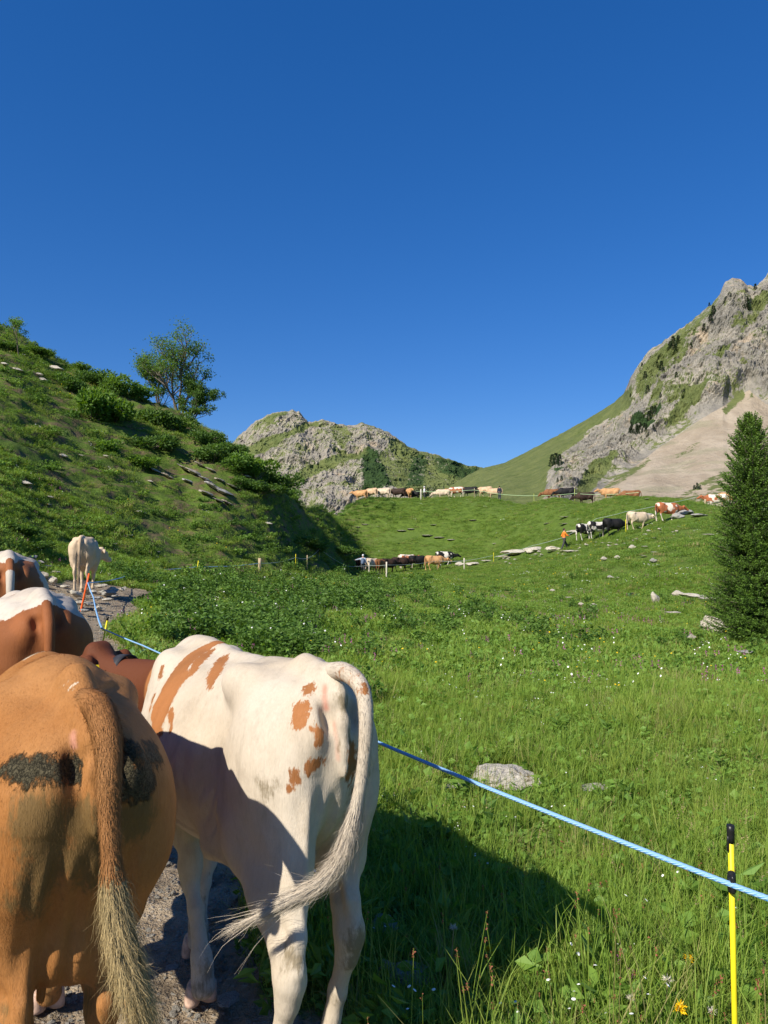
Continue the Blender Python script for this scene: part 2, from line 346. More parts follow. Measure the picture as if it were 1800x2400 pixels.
def mountain(name, cols, usamp, nrow, mat, masks, amp, sc_, seed, back=180, gbase=.38, n2w=.34):
    us = np.array([c[0] for c in cols], float); tt = np.linspace(0, 1, nrow)
    tas = []; prof = []
    for u, pts in cols:
        d = np.array([p[0] for p in pts], float)
        el = np.array([TT(u, p[1])[1] for p in pts]); ta = TT(u, pts[-1][1])[0]
        z = CAMZ + el * d; s = np.concatenate([[0], np.cumsum(np.hypot(np.diff(d), np.diff(z)))]); s /= s[-1]
        prof.append((np.interp(tt, s, d), np.interp(tt, s, z))); tas.append(ta)
    PD = np.array([p[0] for p in prof]); PZ = np.array([p[1] for p in prof])
    D = np.stack([np.interp(usamp, us, PD[:, k]) for k in range(nrow)], 1); Z = np.stack([np.interp(usamp, us, PZ[:, k]) for k in range(nrow)], 1)
    TA = np.interp(usamp, us, tas)[:, None]; T = np.broadcast_to(tt[None, :], D.shape)
    # smooth across the columns below the crest
    kk = np.exp(-.5 * (np.arange(-8, 9) / 4.0) ** 2); kk /= kk.sum()
    Zs = np.apply_along_axis(lambda a: np.convolve(np.pad(a, 8, 'edge'), kk, 'valid'), 0, Z); wb = sstep(.7, .97, T)
    Z = Zs * (1 - wb) + Z * wb
    X = TA * D; Y = D.copy()
    uu, vv = uvof(np.stack([X, Y, Z], -1))
    mk = {k: np.zeros(D.shape) for k in ('grass', 'scree', 'shrub')}
    for k, soft, poly, val in masks: mk[k] = np.maximum(mk[k], val * sstep(-soft, soft, poly_sd(uu, vv, poly)))
    mk['grass'] = np.maximum(mk['grass'], gbase * (1 - mk['scree']))
    fl_ = np.zeros(D.shape)
    for k, soft, poly, val in masks[:1]: fl_ = val * sstep(-soft * 2, soft * 2, poly_sd(uu, vv, poly))
    sc_s = np.zeros(D.shape)
    for k, soft, poly, val in masks:
        if k == 'scree': sc_s = sstep(-34, 4, poly_sd(uu, vv, poly))
    rock = (1 - np.clip(fl_ + sc_s, 0, 1)) * (1 - .35 * np.clip(mk['grass'] - .4, 0, 1))
    # relief: ribs and gullies following the fall of the slope
    a = X / sc_; c_ = Y / sc_; e = Z / sc_
    wx = fbm(a * .6, c_ * .6, e * .6, oct=3, seed=seed) * 1.2
    n1 = fbm(a * 1.0 + wx, c_ * .6 + e * .35, e * .35, oct=7, seed=seed + 3, gain=.62, ridged=True)
    n2 = fbm(a * 4, c_ * 4, e * 2.4, oct=5, seed=seed + 11, ridged=True, gain=.7)
    n1 = np.sign(n1) * np.abs(n1) ** .8; st = (e * 4.5 + a * 1.3 + fbm(a, c_, e, oct=3, seed=seed + 17) * 1.6); st = np.abs((st % 1.0) * 2 - 1); n3 = fbm(a * 17, c_ * 17, e * 12, oct=3, seed=seed + 27, ridged=True)
    taper = sstep(0, .1, T) * (1 - .8 * sstep(.93, 1, T))
    dis = amp * (n1 * (.25 + .75 * rock) + n2 * n2w * (.08 + rock) + (st - .5) * .22 * rock + n3 * .09 * (.1 + rock)) * taper
    dis = dis * (1 - .85 * sc_s) + mk['scree'] * taper * amp * .05 * fbm(a * 6, c_ * 1.5, e * 1.5, oct=3, seed=seed + 21)
    Y2 = Y - dis * .9; X2 = X - dis * .25 * np.sign(np.mean(TA)); Z2 = Z + dis * .45 * (1 - sstep(.9, 1, T))
    Z2[:, -1] += 0; jag = fbm(usamp / 9., usamp * 0, oct=4, seed=seed + 40) * amp * .10
    Z2 = Z2 + jag[:, None] * sstep(.9, 1, T) * (.3 + .7 * rock)
    # back side
    kb = 6; bx = []; 
    for i in range(1, kb + 1):
        f = i / kb; k = 1 + f * back / Y2[:, -1]
        bx.append(np.stack([X2[:, -1] * k, Y2[:, -1] * k, Z2[:, -1] - back * 1.3 * f ** 1.1], -1))
    V = np.concatenate([np.stack([X2, Y2, Z2], -1)] + [q[:, None, :] for q in bx], 1)
    at_ = {k: np.concatenate([v] + [v[:, -1:]] * kb, 1) for k, v in mk.items()}
    n0, n1_ = V.shape[:2]; i = np.arange(n0 - 1)[:, None] * n1_; j = np.arange(n1_ - 1)[None, :]
    F = np.stack([i + j, i + n1_ + j, i + n1_ + j + 1, i + j + 1], -1).reshape(-1, 4)
    me = mesh_np(name, V.reshape(-1, 3), F, False, at_)
    o = obj(name, me, mat, kind='structure'); o['rows'] = n1_
    return o, V
B0 = 1330
rcols = [(u, [(150, 1500), (220, B0)] + p) for u, p in [
 (940, [(420, 1235), (560, 1205)]), (1040, [(420, 1215), (580, 1150)]), (1100, [(400, 1205), (600, 1112)]), (1130, [(300, 1210), (450, 1150), (600, 1097)]),
 (1180, [(300, 1205), (450, 1130), (595, 1086)]), (1240, [(300, 1200), (420, 1130), (585, 1056)]), (1300, [(250, 1200), (350, 1140), (450, 1080), (570, 1024)]),
 (1350, [(240, 1200), (350, 1130), (450, 1060), (560, 997)]), (1400, [(220, 1210), (300, 1140), (380, 1080), (450, 1036), (540, 969)]), (1440, [(220, 1210), (300, 1130), (370, 1070), (430, 1010), (530, 943)]),
 (1462, [(220, 1210), (300, 1120), (360, 1065), (430, 990), (515, 922)]), (1480, [(220, 1210), (290, 1130), (340, 1085), (370, 1040), (430, 960), (500, 880)]), (1500, [(220, 1205), (290, 1120), (340, 1075), (370, 1030), (430, 940), (495, 850)]),
 (1520, [(220, 1205), (280, 1120), (340, 1065), (370, 1015), (430, 920), (490, 825)]), (1560, [(220, 1200), (280, 1120), (330, 1060), (360, 1005), (420, 890), (480, 796)]), (1600, [(220, 1200), (280, 1110), (330, 1040), (360, 985), (420, 860), (470, 768)]),
 (1640, [(220, 1195), (270, 1105), (330, 1015), (355, 960), (410, 850), (465, 738)]), (1665, [(220, 1190), (270, 1100), (330, 1005), (355, 950), (400, 845), (460, 716)]), (1686, [(220, 1190), (270, 1095), (330, 1000), (355, 945), (400, 840), (456, 692)]),
 (1698, [(220, 1190), (270, 1092), (330, 996), (358, 942), (400, 838), (456, 664)]), (1715, [(220, 1190), (270, 1090), (330, 990), (360, 935), (400, 830), (440, 710), (455, 653)]), (1735, [(220, 1190), (270, 1085), (330, 985), (360, 930), (400, 820), (440, 700), (456, 658)]),
 (1752, [(220, 1190), (270, 1080), (330, 980), (358, 925), (400, 815), (450, 690), (458, 672)]), (1768, [(220, 1190), (270, 1080), (330, 978), (358, 930), (400, 815), (450, 690), (460, 674)]), (1785, [(220, 1190), (270, 1078), (335, 970), (360, 930), (400, 805), (450, 690), (465, 660)]),
 (1800, [(220, 1190), (270, 1075), (340, 965), (360, 920), (400, 800), (450, 690), (470, 640)]), (1900, [(220, 1190), (270, 1060), (340, 950), (400, 780), (480, 560)]), (2100, [(220, 1180), (300, 1000), (400, 760), (500, 470)]), (2700, [(220, 1200), (300, 1000), (400, 800), (500, 520)])]]
ur = np.concatenate([np.arange(940, 1840, 2.2), np.arange(1840, 2700, 14)])
rmask = [('grass', 14, [(900, 1240), (1130, 1085), (1300, 1012), (1400, 958), (1458, 915), (1482, 915), (1478, 955), (1440, 990), (1390, 1012), (1350, 1050), (1320, 1070), (1300, 1090), (1285, 1120), (1280, 1180), (1200, 1240)], 1.0),
 ('grass', 9, [(1480, 900), (1560, 800), (1660, 712), (1690, 690), (1680, 740), (1640, 790), (1600, 850), (1550, 900), (1500, 960)], .62),
 ('grass', 11, [(1560, 1010), (1600, 940), (1650, 905), (1660, 915), (1630, 960), (1580, 1000)], .95), ('grass', 4, [(1660, 860), (1705, 820), (1715, 830), (1680, 870)], .95),
 ('grass', 12, [(1690, 960), (1740, 915), (1748, 930), (1700, 975)], .95), ('grass', 10, [(1340, 1185), (1385, 1110), (1440, 1075), (1450, 1085), (1400, 1140), (1370, 1185)], 1.0), ('grass', 4, [(1700, 760), (1790, 700), (1800, 730), (1740, 790)], .6),
 ('grass', 9, [(1750, 940), (1765, 900), (1770, 935)], .6), ('grass', 6, [(1500, 1000), (1540, 900), (1560, 905), (1530, 1010)], .6),
 ('scree', 5, [(1350, 1200), (1430, 1130), (1480, 1100), (1545, 1050), (1640, 985), (1700, 950), (1755, 915), (1790, 945), (1900, 1000), (2400, 1050), (2400, 1300), (1350, 1300)], 1.0),
 ('grass', 7, [(1350, 1190), (1440, 1120), (1520, 1070), (1530, 1078), (1440, 1150), (1400, 1190)], .55), ('grass', 6, [(1560, 1180), (1660, 1120), (1760, 1080), (1770, 1100), (1690, 1160), (1640, 1200)], .55), ('grass', 6, [(1570, 1070), (1640, 1030), (1650, 1040), (1590, 1080)], .42),
 ('shrub', 4, [(1475, 1000), (1490, 985), (1520, 995), (1535, 1010), (1515, 1020), (1480, 1015)], 1.0), ('shrub', 5, [(1530, 980), (1545, 960), (1548, 985), (1535, 1000)], .9), ('shrub', 4, [(1300, 1120), (1318, 1110), (1325, 1125), (1305, 1132)], .9)]
M_rock1 = mat_mountain('limestone_and_alpine_turf', (.23, .215, .185), (.40, .36, .295), 0)
mountain_r, VR = mountain('mountain_slope', rcols, ur, 330, M_rock1, rmask, 11, 42., 50)
sil = [(430, 1110), (500, 1075), (540, 1043), (560, 1022), (580, 1005), (600, 987), (612, 984), (625, 974), (650, 966), (668, 964), (684, 962), (700, 965), (708, 975), (722, 989), (735, 989), (755, 983), (770, 987), (790, 995), (815, 996), (830, 997), (850, 990), (864, 997), (880, 1001), (910, 1014), (935, 1030), (955, 1048), (985, 1058), (1010, 1064), (1040, 1072), (1065, 1082), (1095, 1090), (1130, 1100), (1170, 1120), (1260, 1160)]
lcols = [(u, [(620, 1420), (700, 1290), (820, 1215 + (v - 1215) * .22), (930, 1215 + (v - 1215) * .48), (1010, 1215 + (v - 1215) * .72), (1120, v)]) for u, v in sil]
ul = np.concatenate([np.arange(430, 1260, 1.7)])
lmask = [('grass', 6, [(430, 1200), (431, 1200), (430, 1201)], 1.0), ('grass', 6, [(605, 990), (640, 968), (678, 962), (668, 985), (640, 1000), (650, 1020), (620, 1010)], .8), ('grass', 6, [(560, 1075), (600, 1045), (680, 1020), (730, 990), (757, 985), (740, 1010), (680, 1040), (640, 1060), (590, 1085)], .85),
 ('grass', 7, [(670, 1130), (720, 1100), (790, 1075), (860, 1060), (870, 1075), (800, 1100), (740, 1125), (700, 1140)], .85), ('grass', 6, [(765, 1010), (800, 1000), (820, 1040), (800, 1070), (775, 1050)], .6),
 ('grass', 6, [(935, 1030), (1000, 1060), (1130, 1095), (1160, 1140), (1100, 1200), (960, 1200), (900, 1150), (880, 1080), (910, 1040)], .7),
 ('shrub', 26, [(840, 1160), (838, 1080), (862, 1055), (885, 1068), (900, 1110), (915, 1160)], .82), ('shrub', 12, [(940, 1160), (955, 1080), (985, 1070), (1000, 1100), (985, 1160)], .66), ('shrub', 14, [(1000, 1080), (1040, 1075), (1100, 1100), (1150, 1100), (1140, 1150), (1080, 1140), (1020, 1120)], .62)]
M_rock2 = mat_mountain('distant_limestone', (.27, .245, .205), (.40, .355, .29), 0)
mountain_l, VL = mountain('mountain_peak', lcols, ul, 300, M_rock2, lmask, 22, 90., 80, back=400, gbase=.44, n2w=.12)
# ------------------------------------------------------------------ organic shapes: distance field -> one continuous mesh
class Field:
    def __init__(s, lo, hi, h):
        s.lo = np.array(lo, float); s.h = h; s.n = np.ceil((np.array(hi) - s.lo) / h).astype(int) + 1
        s.ax = [s.lo[i] + np.arange(s.n[i]) * h for i in range(3)]
        s.D = np.full(s.n, 1.0, np.float32)
    def _sub(s, lo, hi):
        a = np.clip(np.floor((np.array(lo) - s.lo) / s.h).astype(int), 0, s.n); b = np.clip(np.ceil((np.array(hi) - s.lo) / s.h).astype(int) + 1, 0, s.n)
        sl = tuple(slice(a[i], b[i]) for i in range(3))
        g = [s.ax[i][sl[i]].astype(np.float32) for i in range(3)]
        return sl, g[0][:, None, None], g[1][None, :, None], g[2][None, None, :]
    def _mix(s, sl, d, k, op):
        D = s.D[sl]
        if op == '+':
            hh = np.maximum(k - np.abs(D - d), 0) / k; s.D[sl] = np.minimum(D, d) - hh * hh * k * .25
        else:
            hh = np.maximum(k - np.abs(-D - d), 0) / k; s.D[sl] = np.maximum(D, -d) + hh * hh * k * .25
    def cone(s, a, b, r1, r2, k=.04, op='+', flat=None):
        a = np.array(a, float); b = np.array(b, float); m = max(r1, r2) + k
        sl, x, y, z = s._sub(np.minimum(a, b) - m, np.maximum(a, b) + m)
        if min(s.D[sl].shape) == 0: return
        e = b - a; L = e @ e + 1e-9
        t = np.clip(((x - a[0]) * e[0] + (y - a[1]) * e[1] + (z - a[2]) * e[2]) / L, 0, 1)
        dx, dy, dz = x - a[0] - e[0] * t, y - a[1] - e[1] * t, z - a[2] - e[2] * t
        if flat is not None: dx, dy, dz = dx / flat[0], dy / flat[1], dz / flat[2]
        s._mix(sl, np.sqrt(dx * dx + dy * dy + dz * dz) - (r1 + (r2 - r1) * t), k, op)
    def chain(s, P, Rr, k=.03, op='+', flat=None):
        for i in range(len(P) - 1): s.cone(P[i], P[i + 1], Rr[i], Rr[i + 1], k, op, flat)
    def ell(s, c, r, k=.04, rot=None, op='+'):
        c = np.array(c, float); r = np.array(r, float); m = max(r) + k
        sl, x, y, z = s._sub(c - m, c + m)
        if min(s.D[sl].shape) == 0: return
        x = x - c[0]; y = y - c[1]; z = z - c[2]
        if rot is not None:
            Mx = np.array(Euler(rot).to_matrix().transposed())
            x, y, z = Mx[0, 0] * x + Mx[0, 1] * y + Mx[0, 2] * z, Mx[1, 0] * x + Mx[1, 1] * y + Mx[1, 2] * z, Mx[2, 0] * x + Mx[2, 1] * y + Mx[2, 2] * z
        k0 = np.sqrt((x / r[0]) ** 2 + (y / r[1]) ** 2 + (z / r[2]) ** 2); k1 = np.sqrt((x / r[0] ** 2) ** 2 + (y / r[1] ** 2) ** 2 + (z / r[2] ** 2) ** 2)
        s._mix(sl, k0 * (k0 - 1) / (k1 + 1e-6), k, op)
    def mesh(s):
        D = s.D.copy(); h = s.h
        for ax in range(3):
            sl = [slice(None)] * 3; sl[ax] = 0; D[tuple(sl)] = np.maximum(D[tuple(sl)], .01); sl[ax] = -1; D[tuple(sl)] = np.maximum(D[tuple(sl)], .01)
        ins = D < 0
        c = np.zeros(np.array(D.shape) - 1, np.int8)
        for a in (0, 1):
            for b in (0, 1):
                for e in (0, 1): c += ins[a:a + c.shape[0], b:b + c.shape[1], e:e + c.shape[2]]
        cells = np.argwhere((c > 0) & (c < 8)); N = len(cells)
        idx = np.full(c.shape, -1, np.int64); idx[tuple(cells.T)] = np.arange(N)
        acc = np.zeros((N, 3)); cnt = np.zeros(N)
        for ax in range(3):
            o1, o2 = [q for q in range(3) if q != ax]
            for p in (0, 1):
                for q in (0, 1):
                    A = cells.copy(); A[:, o1] += p; A[:, o2] += q; B = A.copy(); B[:, ax] += 1
                    da = D[tuple(A.T)]; db = D[tuple(B.T)]; m = (da < 0) != (db < 0)
                    t = np.where(m, da / (da - db + 1e-12), 0)
                    pt = A.astype(float); pt[:, ax] += t; acc[m] += pt[m]; cnt[m] += 1
        V = s.lo + acc / cnt[:, None] * h
        F = []
        for ax in range(3):
            o1, o2 = [(1, 2), (2, 0), (0, 1)][ax]
            sa = [slice(0, -1) if q == ax else slice(1, -1) for q in range(3)]; sb = [slice(1, None) if q == ax else slice(1, -1) for q in range(3)]
            a_ = ins[tuple(sa)]; b_ = ins[tuple(sb)]; E_ = np.argwhere(a_ != b_); inside = a_[tuple(E_.T)]
            off = np.array([0 if q == ax else 1 for q in range(3)]); E_ = E_ + off
            def cid(d1, d2):
                C = E_.copy(); C[:, o1] += d1; C[:, o2] += d2; return idx[tuple(C.T)]
            q = np.stack([cid(-1, -1), cid(0, -1), cid(0, 0), cid(-1, 0)], 1)
            q[~inside] = q[~inside][:, ::-1]; F.append(q)
        return V, np.vstack(F)

# ------------------------------------------------------------------ the cow.  local frame: +x towards the head, +y its left, z up, origin on the ground below the belly
def legs_default():
    return dict(HL=dict(h=(-.70, .56), f=(-.66, .15), t=(-.60, .0), y=(.15, .13, .13)), HR=dict(h=(-.70, .56), f=(-.66, .15), t=(-.60, .0), y=(.15, .13, .13)),
                FL=dict(k=(.50, .44), f=(.49, .14), t=(.54, .0), y=(.15, .13, .12)), FR=dict(k=(.50, .44), f=(.49, .14), t=(.54, .0), y=(.15, .13, .12)))
def make_cow_mesh(h=.014, legs=None, head=(1.25, .0, 1.30, 0.0, -.45), thin=0.0, udder=False, fat=1.0, seed=0, wr=1.0, lean=0.0, croup=0.0, front=0.0):
    """returns V,F of the body and a list of hooves (position, heading, side)"""
    lg = legs_default()
    if legs:
        for k, v in legs.items(): lg[k].update(v)
    hx, hy, hz, hyaw, hpitch = head
    F = Field((-1.02, -.56 - abs(min(hy, 0)), -.02), (hx + .62, .56 + max(hy, 0), 1.78), h)
    # trunk: stations x, top, bottom, half width, upper exponent
    S = np.array([(-.84, 1.285, 1.10, .035, 2), (-.79, 1.335, .98, .095, 2), (-.70, 1.375, .86, .175, 2.0), (-.58, 1.392, .76, .225, 2.0), (-.44, 1.397, .69, .245, 2.2), (-.30, 1.385, .635, .25, 2.2), (-.15, 1.36, .595, .268, 2.0),
                  (.0, 1.348, .565, .293, 1.9), (.18, 1.343, .545, .308, 1.9), (.34, 1.345, .55, .302, 1.95), (.48, 1.355, .575, .282, 1.9), (.60, 1.362, .61, .245, 1.8), (.72, 1.335, .66, .19, 1.8), (.82, 1.31, .74, .135, 1.8), (.92, 1.23, .86, .08, 2)])
    sl, x, y, z = F._sub((-1.0, -.5, .4), (1.05, .5, 1.6))
    xs = np.clip(x[:, 0, 0], S[0, 0], S[-1, 0])
    def I(c): return _pchip(S[:, 0], S[:, c], xs).astype(np.float32)[:, None, None]
    top, bot, wd, ex = I(1), I(2), I(3) * fat, I(4); bel = fat - 1; bot = bot - bel * .12 + lean * sstep(-.8, -.4, xs).astype(np.float32)[:, None, None] * sstep(.9, .6, xs).astype(np.float32)[:, None, None]
    top = top + croup * (sstep(-.80, -.30, xs) * sstep(.6, -.05, xs)).astype(np.float32)[:, None, None]
    zc_ = bot + (top - bot) * .47; hu = top - zc_; hb = zc_ - bot
    dz = z - zc_; hh = np.where(dz > 0, hu, hb); e = np.where(dz > 0, ex, 2.15)
    ay = np.abs(y) / wd; az_ = np.abs(dz) / hh
    r = (ay ** e + az_ ** e) ** (1 / e) + 1e-4; pl = np.sqrt(y * y + dz * dz) + 1e-4
    d = pl * (1 - 1 / r) * .9; d = np.where(r < .3, -.08, d)
    xo = np.maximum(np.maximum(S[0, 0] - x, x - S[-1, 0]), 0); d = np.maximum(d, -.1) ; d = np.where(xo > 0, np.sqrt(np.maximum(d, 0) ** 2 + xo ** 2) + np.minimum(d, 0) * (xo < .02), d)
    F._mix(sl, d.astype(np.float32), .03, '+')
    th = thin
    for sy in (1, -1):
        L = lg['HL' if sy > 0 else 'HR']; G = lg['FL' if sy > 0 else 'FR']
        hxx_ = L['h'][0]
        # pelvis: hooks and pins
        F.ell((-.36, sy * .190, 1.300 + croup * .3), (.070, .050, .045), .075, rot=(sy * -.5, 0, .3 * sy))
        F.cone((-.36, sy * .175, 1.305), (-.72, sy * .09, 1.265), .05, .045, .10)
        F.ell((-.785, sy * .10, 1.225), (.055, .045, .06), .06)
        F.ell((-.56, sy * .20, 1.10), (.15, .085, .15), .12)
        F.cone((-.70, sy * .215, 1.12), (hxx_ + .10, sy * .235, .78), .012, .012, .06, op='-'); F.cone((-.30, sy * .30, 1.16), (-.26, sy * .31, .95), .02, .02, .10, op='-')
        # hollow of the flank in front of the hook, and beside the tail head
        F.ell((-.19, sy * .325, 1.22), (.13, .045 + th, .07), .14, op='-')
        F.ell((-.64, sy * .15, 1.40), (.12, .06, .022), .06, op='-')
        F.ell((-.84, sy * .055, 1.27), (.045, .03, .05), .03, op='-')
        # thigh, gaskin
        hxx, hzz = L['h']; yt, yh, yf = L['y']; yt = yt + .03
        st = (hxx + .34, sy * .215, .86)
        F.cone((-.56, sy * .165, 1.08), st, .175, .125, .10, flat=(1, .72, 1))
        F.cone((-.70, sy * .125, 1.14), (hxx + .06, sy * .155, .80), .115, .088, .09, flat=(1, .82, 1))
        F.cone((-.60, sy * .17, .98), (hxx + .12, sy * .165, .76), .15, .10, .08, flat=(1, .72, 1))
        F.chain([st, (hxx + .17, sy * (yt), .74), (hxx + .035, sy * (yh + .012), hzz + .06)], [.105, .070, .045], .07, flat=(1, .8, 1))
        F.chain([(hxx + .05, sy * .155, .82), (hxx - .035, sy * yh, hzz + .10), (hxx - .052, sy * yh, hzz + .025)], [.065, .019, .026], .035)      # tendon to the point of the hock
        fx, fz = L['f']; tx, tz = L['t']
        F.chain([(hxx + .03, sy * yh, hzz + .05), (hxx + .0, sy * yh, hzz - .02), (hxx + .012, sy * yh, hzz - .09)], [.048, .050, .037], .035, flat=(1.12, .82, 1))
        F.chain([(hxx + .012, sy * yh, hzz - .08), ((hxx + fx) / 2 + .004, sy * (yh + yf) / 2, (hzz + fz) / 2 - .02), (fx, sy * yf, fz)], [.036, .029, .038], .03, flat=(1.1, .85, 1))
        F.ell((fx - .03, sy * yf, fz - .02), (.022, .035, .022), .02)
        F.cone((fx, sy * yf, fz), (fx + (tx - fx) * .55, sy * yf, tz + .075), .037, .036, .02, flat=(1.05, 1, 1))
        F.cone((fx + (tx - fx) * .4, sy * yf, tz + .09), (tx - .005, sy * yf, tz + .058), .037, .040, .02, flat=(1.05, 1.08, 1))
        # shoulder and fore leg
        kx, kz = G['k']; ya, yk, yf2 = G['y']; fx, fz = G['f']; tx, tz = G['t']
        F.cone((.56, sy * .15, 1.20), (.60, sy * .19, .88), .12, .115, .08, flat=(1, .55, 1))
        F.cone((.62, sy * .17, .90), (.46, sy * .175, .80), .12, .11, .08, flat=(1, .7, 1))
        F.chain([(.46, sy * .165, .80), ((.46 + kx) / 2, sy * (ya + .0), (.74 + kz) / 2 + .02), (kx, sy * yk, kz + .05)], [.105, .068, .046], .07, flat=(1.1, .85, 1))
        F.chain([(kx, sy * yk, kz + .05), (kx + .006, sy * yk, kz), (kx, sy * yk, kz - .06)], [.045, .050, .037], .03, flat=(1, .92, 1))
        F.chain([(kx, sy * yk, kz - .06), ((kx + fx) / 2, sy * (yk + yf2) / 2, (kz + fz) / 2), (fx, sy * yf2, fz)], [.036, .030, .038], .03, flat=(1.05, .9, 1))
        F.ell((fx - .03, sy * yf2, fz - .02), (.022, .036, .022), .02)
        F.cone((fx, sy * yf2, fz), (tx - .01, sy * yf2, tz + .065), .037, .043, .02, flat=(1, 1.1, 1))
        # flank skin fold down to the stifle
        F.cone((-.20, sy * .20, .72), (hxx + .30, sy * .20, .80), .05, .06, .09, flat=(1, .5, 1))
    # tail head
    F.chain([(-.58, 0, 1.372 + croup * .7), (-.74, 0, 1.358), (-.815, 0, 1.318)], [.045, .038, .030], .05)
    # spine knobs, withers
    for xk in np.arange(-.3, .55, .11): F.ell((xk, 0, 1.343 + .004 * math.sin(xk * 40) + croup * .9 * float(sstep(.45, -.2, xk))), (.05, .025, .018), .05)
    F.cone((.48, 0, 1.325), (.66, 0, 1.325), .035, .04, .06)
    # cleft between the buttocks
    F.cone((-.91, 0, 1.02), (-.82, 0, .80), .022, .035, .09, op='-')
    F.ell((-.845, 0, 1.245), (.022, .030, .028), .02); F.ell((-.850, .008, 1.17), (.020, .014, .045), .015); F.ell((-.850, -.010, 1.165), (.020, .013, .045), .015); F.ell((-.848, 0, 1.115), (.018, .013, .022), .015)
    if udder:
        F.ell((-.42, 0, .74), (.19, .14, .13), .07); F.ell((-.57, 0, .80), (.11, .12, .17), .08)
        for tx_, ty_ in ((-.50, .055), (-.50, -.055), (-.36, .06), (-.36, -.06)): F.cone((tx_, ty_, .64), (tx_ - .005, ty_ * 1.05, .565), .017, .012, .02)
    else:
        F.ell((-.44, 0, .72 + lean), (.14, .09, .06), .08)
        for tx_, ty_ in ((-.50, .04), (-.50, -.04), (-.40, .045), (-.40, -.045)): F.cone((tx_, ty_, .68 + lean), (tx_, ty_, .635 + lean), .013, .009, .02)
    # brisket, neck, dewlap
    F.ell((.80, 0, .82), (.17, .11, .13), .10)
    hd = np.array([hx, hy, hz]); nb = np.array([.74, 0, 1.05]); poll = hd
    F.chain([(.60, 0, 1.15), nb * .5 + poll * .5 + np.array([0, 0, -.05]), poll + np.array([-.06, 0, -.06])], [.17, .12, .100], .10, flat=(1, .72, 1.05))
    F.chain([(.80, 0, .95), nb * .5 + poll * .5 + np.array([0, 0, -.16]), poll + np.array([-.02, 0, -.17])], [.14, .09, .07], .10, flat=(1, .6, 1))
    # head: forehead, muzzle, jaw, ears
    cy, sy_ = math.cos(hyaw), math.sin(hyaw); cp, sp = math.cos(hpitch), math.sin(hpitch)
    fw = np.array([cy * cp, sy_ * cp, sp]); lf = np.array([-sy_, cy, 0]); up = np.cross(fw, lf)
    def H(a, b, c): return hd + fw * a + lf * b + up * c
    F.cone(H(.0, 0, -.03), H(.20, 0, -.045), .098, .082, .05); F.cone(H(.16, 0, -.045), H(.40, 0, -.055), .078, .058, .05); F.cone(H(.40, .02, -.06), H(.40, -.02, -.06), .062, .062, .03)
    F.cone(H(.03, 0, -.13), H(.34, 0, -.10), .07, .04, .05)
    F.cone(H(-.02, .03, .045), H(-.02, -.03, .045), .05, .05, .03)
    for s2 in (1, -1):
        F.ell(H(.13, s2 * .083, .015), (.035, .026, .026), .03)
        F.chain([H(-.02, s2 * .085, .0), H(-.050, s2 * .145, -.025), H(-.070, s2 * .185, -.09), H(-.075, s2 * .195, -.125)], [.024, .038, .032, .012], .02, flat=(.8, .8, 1))
    V, Q = F.mesh()
    # broad muscle undulation
    nz_ = fbm(V[:, 0] * 3, V[:, 1] * 3, V[:, 2] * 3, oct=2, seed=seed + 4); n2_ = fbm(V[:, 0] * 11, V[:, 1] * 11, V[:, 2] * 11, oct=2, seed=seed + 8)
    c = np.array([0., 0., 1.0]); dr = V - np.stack([V[:, 0], V[:, 1] * 0, V[:, 2] * 0 + 1.0], 1); ln = np.linalg.norm(dr, axis=1)[:, None] + 1e-6
    body = (V[:, 2] > .72)[:, None]
    V[:, 1] *= 1 + (wr - 1) * sstep(-.1, -.45, V[:, 0]) * sstep(.55, .85, V[:, 2])
    V = V + dr / ln * ((nz_ * .013 + n2_ * .0032)[:, None]) * body
    V[:, 2] -= front * sstep(-.05, .7, V[:, 0]) * sstep(.5, 1.1, V[:, 2])
    # loose skin folds between the thighs
    fo = np.sin(V[:, 1] * 105 + V[:, 2] * 7 + 2 * nz_) * sstep(.17, .10, np.abs(V[:, 1])) * sstep(-.50, -.60, V[:, 0]) * sstep(.58, .68, V[:, 2]) * sstep(1.08, .98, V[:, 2]); V[:, 0] += fo * .007
    wr_ = np.sin(V[:, 0] * 90 + V[:, 2] * 60 + 4 * nz_) * sstep(.12, .05, np.hypot(V[:, 0] + .28, V[:, 2] - .86)) * (V[:, 2] > .6); V[:, 1] += np.sign(V[:, 1]) * wr_ * .003
    # ribs
    rib = np.sin(V[:, 0] * 62 + (V[:, 2] - 1) * 6) * .0036 * sstep(.1, .0, np.abs(V[:, 0] - .12) - .22) * sstep(.75, .9, V[:, 2]) * sstep(1.25, 1.1, V[:, 2])
    V[:, 1] += np.sign(V[:, 1]) * rib
    hoofs = []
    for k_, L in lg.items():
        s_ = 1 if k_[1] == 'L' else -1
        hoofs.append((L['t'][0], s_ * L['y'][2], L['t'][1]))
    return V, Q, hoofs, (H, fw, lf, up)
